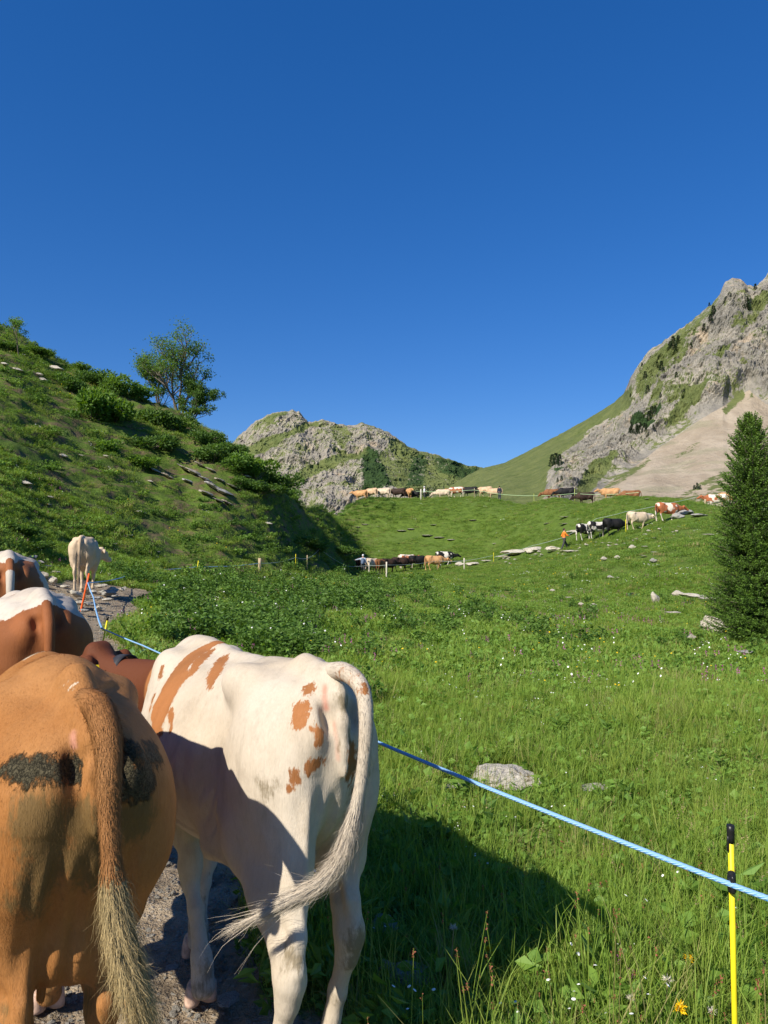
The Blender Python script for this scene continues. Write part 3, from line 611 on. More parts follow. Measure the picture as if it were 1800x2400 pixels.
def hoof_mesh():
    """one cloven hoof: two claws"""
    parts = []
    for s_ in (1, -1):
        ring = []
        n = 12
        for z_, sx, sy, ox in ((0.0, .062, .030, .012), (.012, .061, .030, .011), (.045, .050, .027, .003), (.072, .041, .025, -.006), (.08, .030, .018, -.008)):
            a = np.arange(n) * 2 * math.pi / n
            px = ox + sx * np.cos(a) * (1 + .15 * np.cos(a)); py = s_ * .030 + sy * np.sin(a) * (1 - .25 * np.cos(a)) - s_ * .010 * np.cos(a)
            ring.append(np.stack([px, py, np.full(n, z_)], 1))
        V = np.vstack(ring); m = len(ring); i = np.arange(m - 1)[:, None] * n; j = np.arange(n)[None, :]; j2 = (j + 1) % n
        Fq = np.stack([i + j, i + j2, i + n + j2, i + n + j], -1).reshape(-1, 4)
        V = np.vstack([V, ring[0].mean(0), ring[-1].mean(0)]); jj = np.arange(n)
        Ft = np.vstack([np.stack([jj * 0 + m * n, (jj + 1) % n, jj], 1), np.stack([jj * 0 + m * n + 1, (m - 1) * n + jj, (m - 1) * n + (jj + 1) % n], 1)])
        parts.append((V, Fq, Ft))
    V, F = join_geo(parts); return mesh_np('hoof', V, F)
HOOF = hoof_mesh()
# ------------------------------------------------------------------ coats
def seg_sd(V, caps):
    """signed distance (cm, positive inside) to a set of capsules in the animal's own frame: [(x,y,z,r),...] chains"""
    best = np.full(len(V), -60.0)
    for ch in caps:
        ch = [np.array(c, float) for c in ch]
        if len(ch) == 1: ch = ch * 2
        for a, b in zip(ch[:-1], ch[1:]):
            e = b[:3] - a[:3]; t = np.clip(((V - a[:3]) @ e) / (e @ e + 1e-9), 0, 1)
            d = np.linalg.norm(V - a[:3] - t[:, None] * e, axis=1); best = np.maximum(best, ((a[3] + (b[3] - a[3]) * t) - d) * 100)
    return best
def coat_mat(name, base, base2, patch=(.45, .20, .08), legs=None, fur=1.0, dirtc=(.16, .125, .07), streak=1.0, rough=.72, neck=False):
    b = NB(name, rough, .22); p = b.obj()
    f1 = b.noise(b.mapv(p, (70, 70, 16)), 1.0, 5, .7); f2 = b.noise(b.mapv(p, (190, 190, 45)), 1.0, 3, .7); n1 = b.noise(p, 3.0, 5, .6); n2 = b.noise(p, 11, 5, .65)
    c = b.mix(b.ss(n1, .3, .7), base, base2)
    c = b.mix(b.ma('MULTIPLY', b.ss(b.noise(b.mapv(p, (14, 14, 5)), 1.0, 5, .7), .48, .72), .30), c, tuple(x * .55 for x in base2))
    c = b.mix(b.ma('MULTIPLY', b.ss(n2, .5, .75), .28), c, tuple(x * .62 for x in base2))
    e = b.ma('ADD', b.ma('ADD', b.attr('patch'), 1.0), b.ma('MULTIPLY', b.ma('SUBTRACT', f1, .5), 7.0 * streak)); e = b.ma('ADD', e, b.ma('MULTIPLY', b.ma('SUBTRACT', n2, .5), 3.5))
    pc = b.mix(b.ss(n1, .35, .65), tuple(x * .85 for x in patch), tuple(min(1, x * 1.15) for x in patch))
    c = b.mix(b.ss(e, -.35, .55), c, pc)
    c = b.mix(b.ss(b.attr('neck'), -1.5, 1.5), c, (.115, .034, .013)) if neck else c
    c = b.mix(b.ss(b.attr('pink'), .1, .9), c, (.52, .24, .17))
    d = b.ma('ADD', b.attr('dirt'), b.ma('MULTIPLY', b.ma('SUBTRACT', b.ma('ADD', f1, n2), 1.0), 1.1))
    c = b.mix(b.ma('MULTIPLY', b.ss(d, .30, .75), .8), c, dirtc)
    cr = b.ma('ADD', b.attr('dung'), b.ma('ADD', b.ma('MULTIPLY', b.ma('SUBTRACT', n2, .5), 11.0), b.ma('MULTIPLY', b.ma('SUBTRACT', f1, .5), 7.0)))
    ck = b.ss(cr, -.5, 1.2); pw = b.n('ShaderNodeVectorMath', operation='ADD'); b.put(pw.inputs[0], p); pw2 = b.n('ShaderNodeVectorMath', operation='SCALE'); b.put(pw2.inputs[0], b.noise(p, 28, 4, .7, o='Color')); pw2.inputs['Scale'].default_value = .045; b.put(pw.inputs[1], pw2.outputs[0])
    vo = b.voro(b.mapv(pw.outputs[0], (1, 1, 1.6)), 80, 'DISTANCE_TO_EDGE'); vn = b.noise(p, 60, 6, .75)
    dc = b.mix(b.ss(vo, .0, .07), (.012, .011, .006), b.mix(b.ss(vn, .3, .7), (.042, .034, .017), (.105, .088, .050)))
    c = b.mix(ck, c, dc)
    c = b.mix(b.ma('MULTIPLY', b.ss(f2, .45, .8), .22 * fur), c, b.hsv(c, .5, 1.05, .55))
    c = b.mix(b.ma('MULTIPLY', b.ss(f2, .5, .2), .20 * fur), c, b.hsv(c, .5, .85, 1.35))
    h = b.ma('ADD', f1, b.ma('MULTIPLY', f2, .7)); nrm = b.bump(h, .42 * fur, .006)
    nrm = b.bump(b.ma('MULTIPLY', b.ma('ADD', b.ss(vo, 0, .12), vn), ck), .8, .008, nrm)
    b.m['coat'] = 1
    return b.out(c, nrm)
def vert_normals(V, Q):
    fn = np.cross(V[Q[:, 2]] - V[Q[:, 0]], V[Q[:, 3]] - V[Q[:, 1]]); N = np.zeros_like(V)
    for k in range(4): np.add.at(N, Q[:, k], fn)
    return N / (np.linalg.norm(N, axis=1)[:, None] + 1e-9), np.linalg.norm(fn, axis=1)
def fur_geo(V, Q, attrs, n, length, width, seed=0, lift=.17, wts=None):
    r = np.random.default_rng(seed); N, A = vert_normals(V, Q)
    if wts is not None: A = A * wts[Q[:, 0]]
    f = r.choice(len(Q), n, p=A / A.sum()); w_ = r.dirichlet((1, 1, 1, 1), n)
    P = (V[Q[f]] * w_[:, :, None]).sum(1); Nn = N[Q[f, 0]]
    fl = np.stack([np.full(n, -.35) + .5 * fbm(P[:, 0] * 5, P[:, 1] * 5, P[:, 2] * 5, oct=2, seed=seed), .5 * fbm(P[:, 0] * 5 + 9, P[:, 1] * 5, P[:, 2] * 5, oct=2, seed=seed + 7), np.full(n, -1.)], 1)
    fl -= (fl * Nn).sum(1)[:, None] * Nn; fl /= np.linalg.norm(fl, axis=1)[:, None] + 1e-6
    dr = fl + Nn * (lift * r.uniform(.3, 1.4, n))[:, None] + r.normal(0, .16, (n, 3)); dr /= np.linalg.norm(dr, axis=1)[:, None]
    sd_ = np.cross(dr, Nn); sd_ /= np.linalg.norm(sd_, axis=1)[:, None] + 1e-6
    L = length * r.uniform(.5, 1.3, n)[:, None]
    T0 = P - Nn * .0015 - sd_ * width * .5; T1 = P - Nn * .0015 + sd_ * width * .5; T2 = P + dr * L
    VV = np.stack([T0, T1, T2], 1).reshape(-1, 3); FF = np.arange(3 * n).reshape(-1, 3)
    at_ = {k: np.repeat(a[Q[f, 0]], 3) for k, a in attrs.items()}
    return VV, FF, at_
def strands(path, rad, n, length, width, seed, spread=.25, drop=.35, t0=0.0, t1=1.0, seg=6, curl=.02):
    """hairs rooted along a path, running with it and hanging off"""
    r = np.random.default_rng(seed); m = 200; P = spline(path, m); T = np.gradient(P, axis=0); T /= np.linalg.norm(T, axis=1)[:, None]
    tt = r.uniform(t0, t1, n); i = (tt * (m - 1)).astype(int); o = r.normal(0, 1, (n, 3)); o -= (o * T[i]).sum(1)[:, None] * T[i]; o /= np.linalg.norm(o, axis=1)[:, None]
    rr = np.interp(tt, np.linspace(0, 1, len(rad)), rad)[:, None]
    root = P[i] + o * rr; L = (length * r.uniform(.45, 1.15, n))
    step = 1.0 / m * np.linalg.norm(np.diff(P, axis=0), axis=1).sum() / 1.0
    V = []; amp = r.normal(0, curl, (n, 3)); ph = r.uniform(0, 6, n)
    tot = np.linalg.norm(np.diff(P, axis=0), axis=1).sum()
    for k in range(seg + 1):
        s = k / seg; adv = tt * (m - 1) + s * L / tot * (m - 1); ia = np.clip(adv, 0, m - 1).astype(int); over = np.maximum(adv - (m - 1), 0) * tot / (m - 1)
        c = P[ia] + T[ia] * over[:, None] + o * (rr + spread * s * L[:, None] * .25) + amp * (s ** 1.5) + np.array([0, 0, -1.]) * (drop * over[:, None] * over[:, None] * 3)
        c = c + .004 * np.sin(ph + s * 9)[:, None] * amp / curl * s
        wd = width * (1 - s * .85); sdv = np.cross(T[ia], o); sdv /= np.linalg.norm(sdv, axis=1)[:, None] + 1e-9
        V.append(np.stack([c - sdv * wd, c + sdv * wd], 1))
    V = np.stack(V, 1)              # n, seg+1, 2, 3
    b = np.arange(n)[:, None] * (seg + 1) * 2 + np.arange(seg)[None, :] * 2
    F = np.stack([b, b + 1, b + 3, b + 2], -1).reshape(-1, 4)
    return V.reshape(-1, 3), F
def cow_thing(name, label, loc, rz, scl, geo, mat, caps=(), dirt=(), pink=(), dung=(), tail=None, tail_r=None, tail_mat=None, hairs=None, fur=None, patch_fn=None, hoofm=None, group=None, tail_patch=None):
    root = obj(name, None, label=label, cat='cow', group=group, loc=loc, rot=(0, 0, rz), scl=scl)
    V, Q, hf, hd = geo
    P = seg_sd(V, caps) if len(caps) else np.full(len(V), -60.)
    if patch_fn is not None: P = np.maximum(P, patch_fn(V))
    A = dict(patch=P, dirt=np.clip(seg_sd(V, dirt) / 12 + .5, 0, 1) if len(dirt) else np.zeros(len(V)), pink=np.clip(seg_sd(V, pink) / 2.5 + .3, 0, 1) if len(pink) else np.zeros(len(V)), dung=seg_sd(V, dung) if len(dung) else np.full(len(V), -60.))
    A['neck'] = (V[:, 0] - .86 - .03 * np.sin(V[:, 2] * 9)) * 100; low = sstep(.55, .1, V[:, 2]) * .42; A['dirt'] = np.maximum(A['dirt'], low)
    obj('body', mesh_np(name + '_body', V, Q, True, A), mat, parent=root)
    for p in hf: obj('hoof', HOOF, hoofm or M_hoof, parent=root, loc=(p[0] + .03, p[1], p[2] - .002))
    if fur:
        fv, ff, fa = fur_geo(V, Q, A, fur[0], fur[1], fur[2], 3, wts=fur[3](V) if len(fur) > 3 else None)
        o = obj('coat_hair', mesh_np(name + '_hair', fv, ff, True, fa), mat, parent=root, kind='stuff')
    if tail is not None:
        Ps = spline(tail, 60); rr = np.interp(np.linspace(0, 1, 60), np.linspace(0, 1, len(tail_r)), tail_r)
        tv, tq, tt_ = tube(Ps, rr, 12); tp = np.full(len(tv), -60.) if tail_patch is None else seg_sd(tv, tail_patch)
        t_o = obj('tail', mesh_np(name + '_tail', tv, [tq, tt_], True, dict(patch=tp, dirt=np.zeros(len(tv)) + .1, pink=np.zeros(len(tv)), neck=np.full(len(tv), -60.), dung=np.full(len(tv), -60.))), tail_mat or mat, parent=root)
        if hairs:
            vs_, fs_ = [], []; off = 0
            for hcfg in hairs:
                hv, hq = strands(tail, tail_r, **hcfg); vs_.append(hv); fs_.append(hq + off); off += len(hv)
            hv = np.vstack(vs_); tp = np.full(len(hv), -60.) if tail_patch is None else seg_sd(hv, tail_patch)
            obj('tail_hair', mesh_np(name + '_switch', hv, np.vstack(fs_), True, dict(patch=tp, dirt=np.zeros(len(hv)), pink=np.zeros(len(hv)), neck=np.full(len(hv), -60.), dung=np.full(len(hv), -60.))), tail_mat or mat, parent=t_o, kind='stuff')
    return root, hd
def to_local(loc, rz, s, pts):
    c, sn = math.cos(-rz), math.sin(-rz); out = []
    for p in pts:
        d = (np.array(p) - np.array(loc)) / s; out.append((c * d[0] - sn * d[1], sn * d[0] + c * d[1], d[2]))
    return out
M_hoof = flat('hoof_horn', (.22, .15, .11), .5, .35, 50)
M_hoofp = flat('pale_hoof_horn', (.50, .34, .26), .45, .25, 40)
def place_cow(tail, head_deg, sc_, drop=0.0):
    a = R(head_deg); fw = np.array([-math.sin(a), math.cos(a)]); o = np.array(tail) + fw * .80 * sc_
    return (o[0], o[1], drop), math.pi / 2 + a
# ------------------------------------------------------------------ the two near cows
wl = dict(HL=dict(h=(-.80, .55), f=(-.68, .15), t=(-.62, 0), y=(.15, .15, .15)), HR=dict(h=(-.68, .56), f=(-.57, .15), t=(-.50, 0), y=(.13, .11, .09)), FL=dict(k=(.28, .46), f=(.12, .17), t=(.10, .0), y=(.14, .12, .12)), FR=dict(k=(.50, .44), f=(.46, .14), t=(.46, 0), y=(.13, .03, -.03)))
wgeo = make_cow_mesh(.009, wl, head=(1.42, .30, 1.19, .70, -.45), thin=.01, wr=.75, lean=.05)
wloc, wrz = place_cow((-.140, 2.21), 31, .965, -.012)
wt = [PX(u, v, z) for u, v, z in [(766, 1572, 2.28), (806, 1574, 2.17), (840, 1600, 2.07), (855, 1640, 2.03), (858, 1710, 2.0), (852, 1790, 1.99), (838, 1880, 1.98), (822, 1950, 1.97), (798, 2015, 1.96), (755, 2068, 1.96), (690, 2105, 1.97), (620, 2140, 1.99), (545, 2180, 2.02)]]
tl = dict(HL=dict(h=(-.62, .54), f=(-.58, .15), t=(-.52, 0), y=(.14, .13, .13)), HR=dict(h=(-.56, .54), f=(-.52, .15), t=(-.46, 0), y=(.13, .09, .09)), FL=dict(k=(.55, .44), f=(.60, .14), t=(.66, 0)), FR=dict(k=(.46, .44), f=(.42, .14), t=(.46, 0)))
tgeo = make_cow_mesh(.009, tl, head=(1.40, -.1, 1.0, 0, -.8), udder=True, fat=.96, wr=.86, seed=5, croup=.085, front=.15)
tloc, trz = place_cow((-.692, 1.785), 33, .955, -.012)
M_white = coat_mat('cream_coat_with_rusty_patches', (.545, .475, .385), (.47, .39, .295), patch=(.31, .125, .042), neck=True)
M_tan = coat_mat('tan_coat_caked_with_dung', (.31, .125, .032), (.38, .175, .058), patch=(.55, .46, .35), dirtc=(.12, .085, .032), fur=1.1)
M_tailtan = coat_mat('tan_tail_hair', (.27, .115, .036), (.36, .17, .06), patch=(.36, .27, .13), fur=1.3, streak=2.5)
WC = [[(0.26, 0.22, 1.22, 0.075), (0.21, 0.26, 1.13, 0.085), (.20, .28, 1.07, .055)], [(.40, .24, 1.14, .012), (.38, .26, 1.10, .01)], [(0.30, 0.002, 1.377, 0.022), (0.33, 0.067, 1.336, 0.045), (0.30, 0.145, 1.28, 0.060), (0.27, 0.201, 1.214, 0.074), (0.24, 0.250, 1.136, 0.076), (.23, .27, 1.06, .035)], [(0.20, 0.183, 1.244, 0.034), (0.19, 0.235, 1.173, 0.045), (0.16, 0.261, 1.135, 0.034), (.17, .27, 1.08, .015)], [(0.253, 0.059, 1.338, 0.020), (0.213, 0.12, 1.303, 0.028), (0.162, 0.158, 1.269, 0.013)], [(0.092, 0.057, 1.331, 0.018), (-0.027, 0.126, 1.301, 0.031), (-0.113, 0.167, 1.268, 0.013)], [(0.80, 0.16, 1.22, 0.012)], [(0.471, 0.193, 1.258, 0.008), (.45, .21, 1.22, .006)], [(0.095, 0.26, 1.139, 0.0107), (0.035, 0.278, 1.087, 0.0106)], [(0.193, 0.278, 1.07, 0.022), (0.13, 0.282, 1.05, 0.016)], [(-0.748, 0.069, 1.339, 0.0163)], [(-0.775, 0.108, 1.292, 0.0225), (-0.788, 0.121, 1.258, 0.019)], [(-0.785, 0.094, 1.299, 0.0093)], [(-0.834, 0.095, 1.241, 0.004)], [(-0.845, 0.077, 1.226, 0.006), (-0.845, 0.077, 1.202, 0.008)], [(-0.825, 0.102, 1.12, 0.005), (-0.829, 0.081, 1.137, 0.011)], [(-0.803, 0.14, 1.114, 0.006), (-0.805, 0.137, 1.096, 0.010)], [(-0.793, 0.149, 1.066, 0.002)], [(-0.851, -0.025, 1.17, 0.018), (-0.852, -0.05, 1.08, 0.034), (-.83, -.07, .97, .026)],
      [(.3, -.25, 1.1, .06), (.1, -.26, 1.2, .05)], [(-.5, -.23, 1.1, .04)], [(-.1, 0, .62, .07), (.1, .05, .60, .06)]]
WP = [[(-0.79, 0.036, 1.351, 0.0134), (-0.802, 0.037, 1.289, 0.0134)], [(-0.832, 0.015, 1.243, 0.016), (-0.845, 0.01, 1.15, 0.016)]]
WD = [[(-0.857, 0.166, 0.611, 0.0353)], [(-0.746, -0.118, 0.536, 0.05), (-.70, -.11, .46, .03)], [(-0.834, -0.01, 1.306, 0.02), (-.84, -.02, 1.2, .02)], [(-.84, -.07, 1.1, .03), (-.8, -.07, .95, .03)], [(-.724, .207, 1.05, .03)]]
T_D = [[(-0.68, 0.199, 1.216, 0.030), (-0.722, 0.162, 1.236, 0.034), (-0.785, 0.122, 1.252, 0.045), (-0.805, 0.055, 1.240, 0.045)], [(-0.80, -0.07, 1.256, 0.050), (-0.715, -0.165, 1.222, 0.042)], [(-0.84, -0.083, 1.20, 0.055), (-0.813, -0.133, 1.197, 0.03)]]
T_DIRT = [[(-0.827, 0.128, 1.15, 0.07), (-0.815, 0.086, 1.05, 0.07), (-0.781, 0.116, 0.93, 0.06)], [(-0.837, 0.02, 1.12, 0.06), (-0.815, 0.0, .95, 0.06)], [(-0.831, -0.087, 1.1, 0.07)], [(-.6, .13, .6, .05), (-.58, .13, .2, .04)], [(-.56, -.09, .6, .05), (-.5, -.09, .2, .04)]]
wtl = to_local(wloc, wrz, .965, wt)
tt_ = [PX(u, v, z) for u, v, z in [(178, 1636, 1.91), (226, 1656, 1.80), (250, 1722, 1.71), (256, 1800, 1.665), (256, 1900, 1.645), (260, 1990, 1.63), (266, 2070, 1.62), (275, 2150, 1.61), (288, 2220, 1.60), (306, 2290, 1.60), (320, 2340, 1.61)]]
ttl = to_local(tloc, trz, .955, tt_)
rear = lambda V: sstep(.6, -.3, V[:, 0]) + .12
cowA, hdA = cow_thing('cow', 'cream cow with rusty orange patches, its tail swinging sideways, standing in the foreground', wloc, wrz, .965, wgeo, M_white, WC, WD, WP, tail=wtl,
    tail_r=[.026, .028, .025, .022, .020, .018, .017, .016, .014, .010, .006, .004, .002], hairs=[dict(n=2600, length=.016, width=.0007, seed=2, spread=.2, t0=.05, t1=.75, seg=2, curl=.002), dict(n=4200, length=.20, width=.0009, seed=3, spread=.14, drop=.5, t0=.48, t1=.76, seg=9, curl=.010), dict(n=900, length=.14, width=.0008, seed=5, spread=.04, drop=.6, t0=.72, t1=.92, seg=9, curl=.008), dict(n=40, length=.22, width=.0008, seed=4, spread=.10, drop=2.5, t0=.70, t1=.88, seg=9, curl=.05)],
    fur=(90000, .009, .0006, rear), patch_fn=lambda V: (V[:, 0] - .83 - .04 * np.sin(V[:, 2] * 9)) * 100, hoofm=M_hoofp,
    tail_patch=[[tuple(wtl[1]) + (.012,), tuple(wtl[2]) + (.012,)], [tuple(np.array(wtl[3]) + (0, 0, .03)) + (.008,)]])
cowB, hdB = cow_thing('cow', 'tan cow with dark dung caked across its rump, nearest the camera at the left edge', tloc, trz, .955, tgeo, M_tan,
    [[(-0.334, 0.006, 1.389, 0.004), (-0.578, 0.012, 1.417, 0.012), (-0.661, 0.01, 1.409, 0.009)], [(-.02, .02, 1.44, .035), (.15, 0, 1.38, .06), (.5, 0, 1.30, .09)], [(-.5, -.09, .12, .06), (-.54, -.09, .38, .05)], [(-.56, .13, .12, .05)]], T_DIRT,
    [[(-0.793, 0.045, 1.331, 0.012), (-0.803, 0.043, 1.305, 0.012)]], T_D, tail=ttl, tail_r=[.029, .036, .034, .028, .023, .021, .023, .024, .024, .022, .015],
    hairs=[dict(n=14000, length=.024, width=.0007, seed=12, spread=.12, t0=.03, t1=.75, seg=2, curl=.003), dict(n=5500, length=.17, width=.0009, seed=13, spread=.12, drop=.3, t0=.52, t1=.97, seg=6, curl=.016)],
    fur=(170000, .012, .0008, rear), hoofm=M_hoof, tail_mat=M_tailtan, tail_patch=[[tuple(p) + (.08,) for p in ttl[7:]]])
# ------------------------------------------------------------------ cows further up the path
M_brown = coat_mat('chestnut_and_white_coat', (.54, .48, .41), (.47, .40, .33), patch=(.25, .085, .028), fur=.9, streak=.6)
M_red2 = coat_mat('red_brown_and_white_coat', (.54, .48, .41), (.47, .40, .33), patch=(.26, .095, .035), fur=.9, streak=.6)
M_beige = coat_mat('pale_beige_coat', (.60, .46, .32), (.52, .40, .28), fur=.8)
def brown_sides(V):                 # white back stripe, chestnut rump and sides
    top = (1.335 - V[:, 2]) * 100 + 9 * np.sin(V[:, 0] * 5 + 1) + 6 * fbm(V[:, 0] * 4, V[:, 1] * 4, V[:, 2] * 4, oct=2, seed=44)
    right = (V[:, 1] < -.04) & (V[:, 0] > -.62); top = np.where(right, (1.22 - V[:, 2]) * 100 + 5 * fbm(V[:, 0] * 4, V[:, 1] * 4, V[:, 2] * 4, oct=2, seed=44), top)
    top = np.maximum(top, (.16 - np.hypot(V[:, 0] - .02, V[:, 1] + .02)) * 100 * (V[:, 2] > 1.2) - 60 * (V[:, 2] < 1.2))
    return np.where(V[:, 2] < .5, 30 * (V[:, 2] - .35), top)
g3 = make_cow_mesh(.013, dict(HL=dict(h=(-.75, .55), f=(-.7, .15), t=(-.64, 0))), head=(1.4, .1, 1.05, 0, -.6), fat=1.0, croup=.06, seed=21)
l3, r3 = place_cow((-1.95, 4.3), 33, .99, gz(-2.2, 4.6) + .02)
t3 = [(-.70, 0, 1.385), (-.80, 0, 1.35), (-.90, 0, 1.24), (-.93, 0, 1.05), (-.92, .01, .80), (-.90, .015, .55), (-.89, .02, .36)]
tr3 = [.03, .034, .032, .026, .022, .022, .012]
cow_thing('cow', 'chestnut cow with a white back stripe, directly ahead of the tan cow', l3, r3, .99, g3, M_brown, (), [], [], tail=t3, tail_r=tr3, patch_fn=brown_sides, hairs=[dict(n=900, length=.22, width=.0016, seed=31, spread=.15, t0=.45, t1=.97, seg=5, curl=.012)], fur=(30000, .010, .0011), tail_patch=[[tuple(p) + (.10,) for p in t3[:4]]])
def red_sides(V):
    f = (1.30 - V[:, 2]) * 100 + 12 * fbm(V[:, 0] * 3, V[:, 1] * 3, V[:, 2] * 3, oct=2, seed=54)
    hip = (.17 - np.linalg.norm((V - np.array([-.42, -.25, 1.20])) * np.array([.55, 1, 1]), axis=1)) * 100
    return np.where(V[:, 2] < .5, -10, np.minimum(f, -hip))
l4, r4 = place_cow((-3.13, 6.2), 30, 1.07, gz(-3.5, 6.6) + .03)
cow_thing('cow', 'red and white cow with white right hip, half cut off by the left edge', l4, r4, 1.07, g3, M_red2, (), [], [], tail=t3, tail_r=tr3, patch_fn=red_sides, hairs=[dict(n=500, length=.22, width=.0018, seed=32, spread=.15, t0=.45, t1=.97, seg=5, curl=.012)], tail_patch=[[tuple(p) + (.10,) for p in t3[:2]]])
g5 = make_cow_mesh(.018, dict(HR=dict(h=(-.60, .56), f=(-.52, .15), t=(-.46, 0)), FL=dict(k=(.4, .44), f=(.36, .14), t=(.38, 0))), head=(1.32, -.20, 1.06, -.5, -.5), seed=31)
l5, r5 = place_cow((-6.97, 17.0), 14, .98, gz(-7.1, 17.6) + .02)
cow_thing('cow', 'pale beige cow walking away alone over the stony ground at the foot of the hill', l5, r5, .98, g5, M_beige, (), [[(-.85, 0, .95, .05), (-.8, 0, .7, .05)], [(-.84, .02, 1.28, .03)]], [], tail=t3, tail_r=tr3, hairs=[dict(n=400, length=.24, width=.003, seed=33, spread=.15, t0=.5, t1=.97, seg=5, curl=.012)], tail_mat=coat_mat('beige_tail_hair', (.50, .38, .26), (.42, .30, .19), fur=.8))
# collar and ear tag of the cream cow
Hf, fwv, lfv, upv = hdA
tg = np.array([[0, -.02, 0], [0, .02, 0], [0, .028, -.055], [0, 0, -.068], [0, -.028, -.055]]); base = Hf(-.115, .185, -.055)
tV = np.vstack([base + tg * 1.15 + np.array([-.008, 0, 0]), base + tg * 1.15 + np.array([-.012, 0, 0])])
M_tag = flat('yellow_plastic_tag', (.80, .62, .02), .45, .05)
ci = np.arange(5)
obj('ear_tag', mesh_np('ear_tag', tV, [np.stack([ci, (ci + 1) % 5, (ci + 1) % 5 + 5, ci + 5], 1), np.array([[0, 1, 2], [0, 2, 3], [0, 3, 4], [5, 7, 6], [5, 8, 7], [5, 9, 8]])], False), M_tag, parent=cowA, scl=1.0)
M_collar = flat('dark_collar_leather', (.035, .035, .04), .55, .2)
ring = []; hc = np.array([1.22, .20, 1.085]); nd = np.array([.84, .45, -.05]); nd /= np.linalg.norm(nd); cl = np.array([-nd[1], nd[0], 0]); cu = np.cross(nd, cl) * 1.0
for off in (-.032, .032):
    a = np.arange(28) * 2 * math.pi / 28; ring.append(hc + nd * off + np.cos(a)[:, None] * cl * .098 + np.sin(a)[:, None] * cu * .140)
cV = np.vstack([ring[0], ring[1], hc + (ring[0] - hc) * 1.05, hc + (ring[1] - hc) * 1.05]); i = np.arange(28); j = (i + 1) % 28
obj('collar', mesh_np('collar', cV, np.vstack([np.stack([i, j, j + 28, i + 28], 1), np.stack([j + 56, i + 56, i + 84, j + 84], 1), np.stack([i, i + 56, j + 56, j], 1), np.stack([i + 28, j + 28, j + 84, i + 84], 1)])), M_collar, parent=cowA)

# the herd far up the path
def far_mat(name, a, b_, p=None): return coat_mat(name, a, b_, patch=p or a, fur=.5, streak=.4)
FM = dict(black=far_mat('black_coat', (.012, .012, .013), (.022, .02, .02)), dark=far_mat('dark_brown_coat', (.035, .020, .015), (.06, .034, .022)), brown=far_mat('mid_brown_coat', (.20, .085, .035), (.27, .12, .05)), tan=far_mat('tan_coat', (.50, .27, .12), (.58, .34, .16)),
          beige=far_mat('beige_coat', (.52, .36, .22), (.58, .42, .28)), cream=far_mat('cream_coat', (.60, .48, .35), (.56, .44, .31)), redpatch=far_mat('cream_coat_with_red_patches', (.72, .64, .54), (.66, .56, .46), (.34, .11, .045)), blackpatch=far_mat('white_coat_with_black_patches', (.70, .65, .58), (.62, .57, .5), (.014, .014, .014)))
def far_geo(legs, head, seed):
    V, Q, hf, hd = make_cow_mesh(.034, legs, head=head, seed=seed)
    T = [(-.80, 0, 1.34), (-.90, 0, 1.24), (-.94, 0, 1.0), (-.93, 0, .7), (-.92, 0, .45)]
    tv, tq, tt2 = tube(spline(T, 10), [.035] * 8 + [.04, .02], 6)
    parts = [(V, Q, np.zeros((0, 3), int)), (tv, tq, tt2)]
    VV, FF = join_geo(parts)
    n = fbm(VV[:, 0] * 2.1 + seed, VV[:, 1] * 2.1, VV[:, 2] * 2.1, oct=2, seed=seed + 60) * 40 - 3
    n = np.where(VV[:, 2] < .55, -20, n); n = np.where(VV[:, 0] > 1.0, np.maximum(n, 8), n)
    z0 = np.zeros(len(VV)); me = mesh_np('far_cow', VV, FF, True, dict(patch=n, dirt=z0 + sstep(.5, .1, VV[:, 2]) * .3, pink=z0, dung=z0 - 60))
    me.materials.append(FM['cream']); return me
FG = [far_geo(dict(HL=dict(h=(-.82, .55), f=(-.80, .15), t=(-.76, 0)), FL=dict(k=(.62, .44), f=(.66, .14), t=(.71, 0)), FR=dict(k=(.38, .44), f=(.28, .15), t=(.30, 0)), HR=dict(h=(-.60, .56), f=(-.48, .15), t=(-.42, 0))), (1.36, .0, 1.12, 0, -.5), 3),
      far_geo(None, (1.28, .1, 1.25, .3, -.4), 8), far_geo(dict(FL=dict(k=(.4, .44), f=(.36, .14), t=(.38, 0))), (1.40, -.1, .92, -.2, -.8), 12)]
def RD(u): return float(np.interp(u, [800, 1000, 1150, 1300, 1450, 1570, 1700], [91, 91, 90, 82, 71.5, 67, 64]))
def far_cow(u, d, az, coat, g, label, group, dz=0.0, s=1.0):
    p = at(u, d, dz); o = obj('cow', FG[g], None, label=label, cat='cow', group=group, loc=p, rot=(0, 0, R(90 - az)), scl=s)
    o.material_slots[0].link = 'OBJECT'; o.material_slots[0].material = FM[coat]
    return o
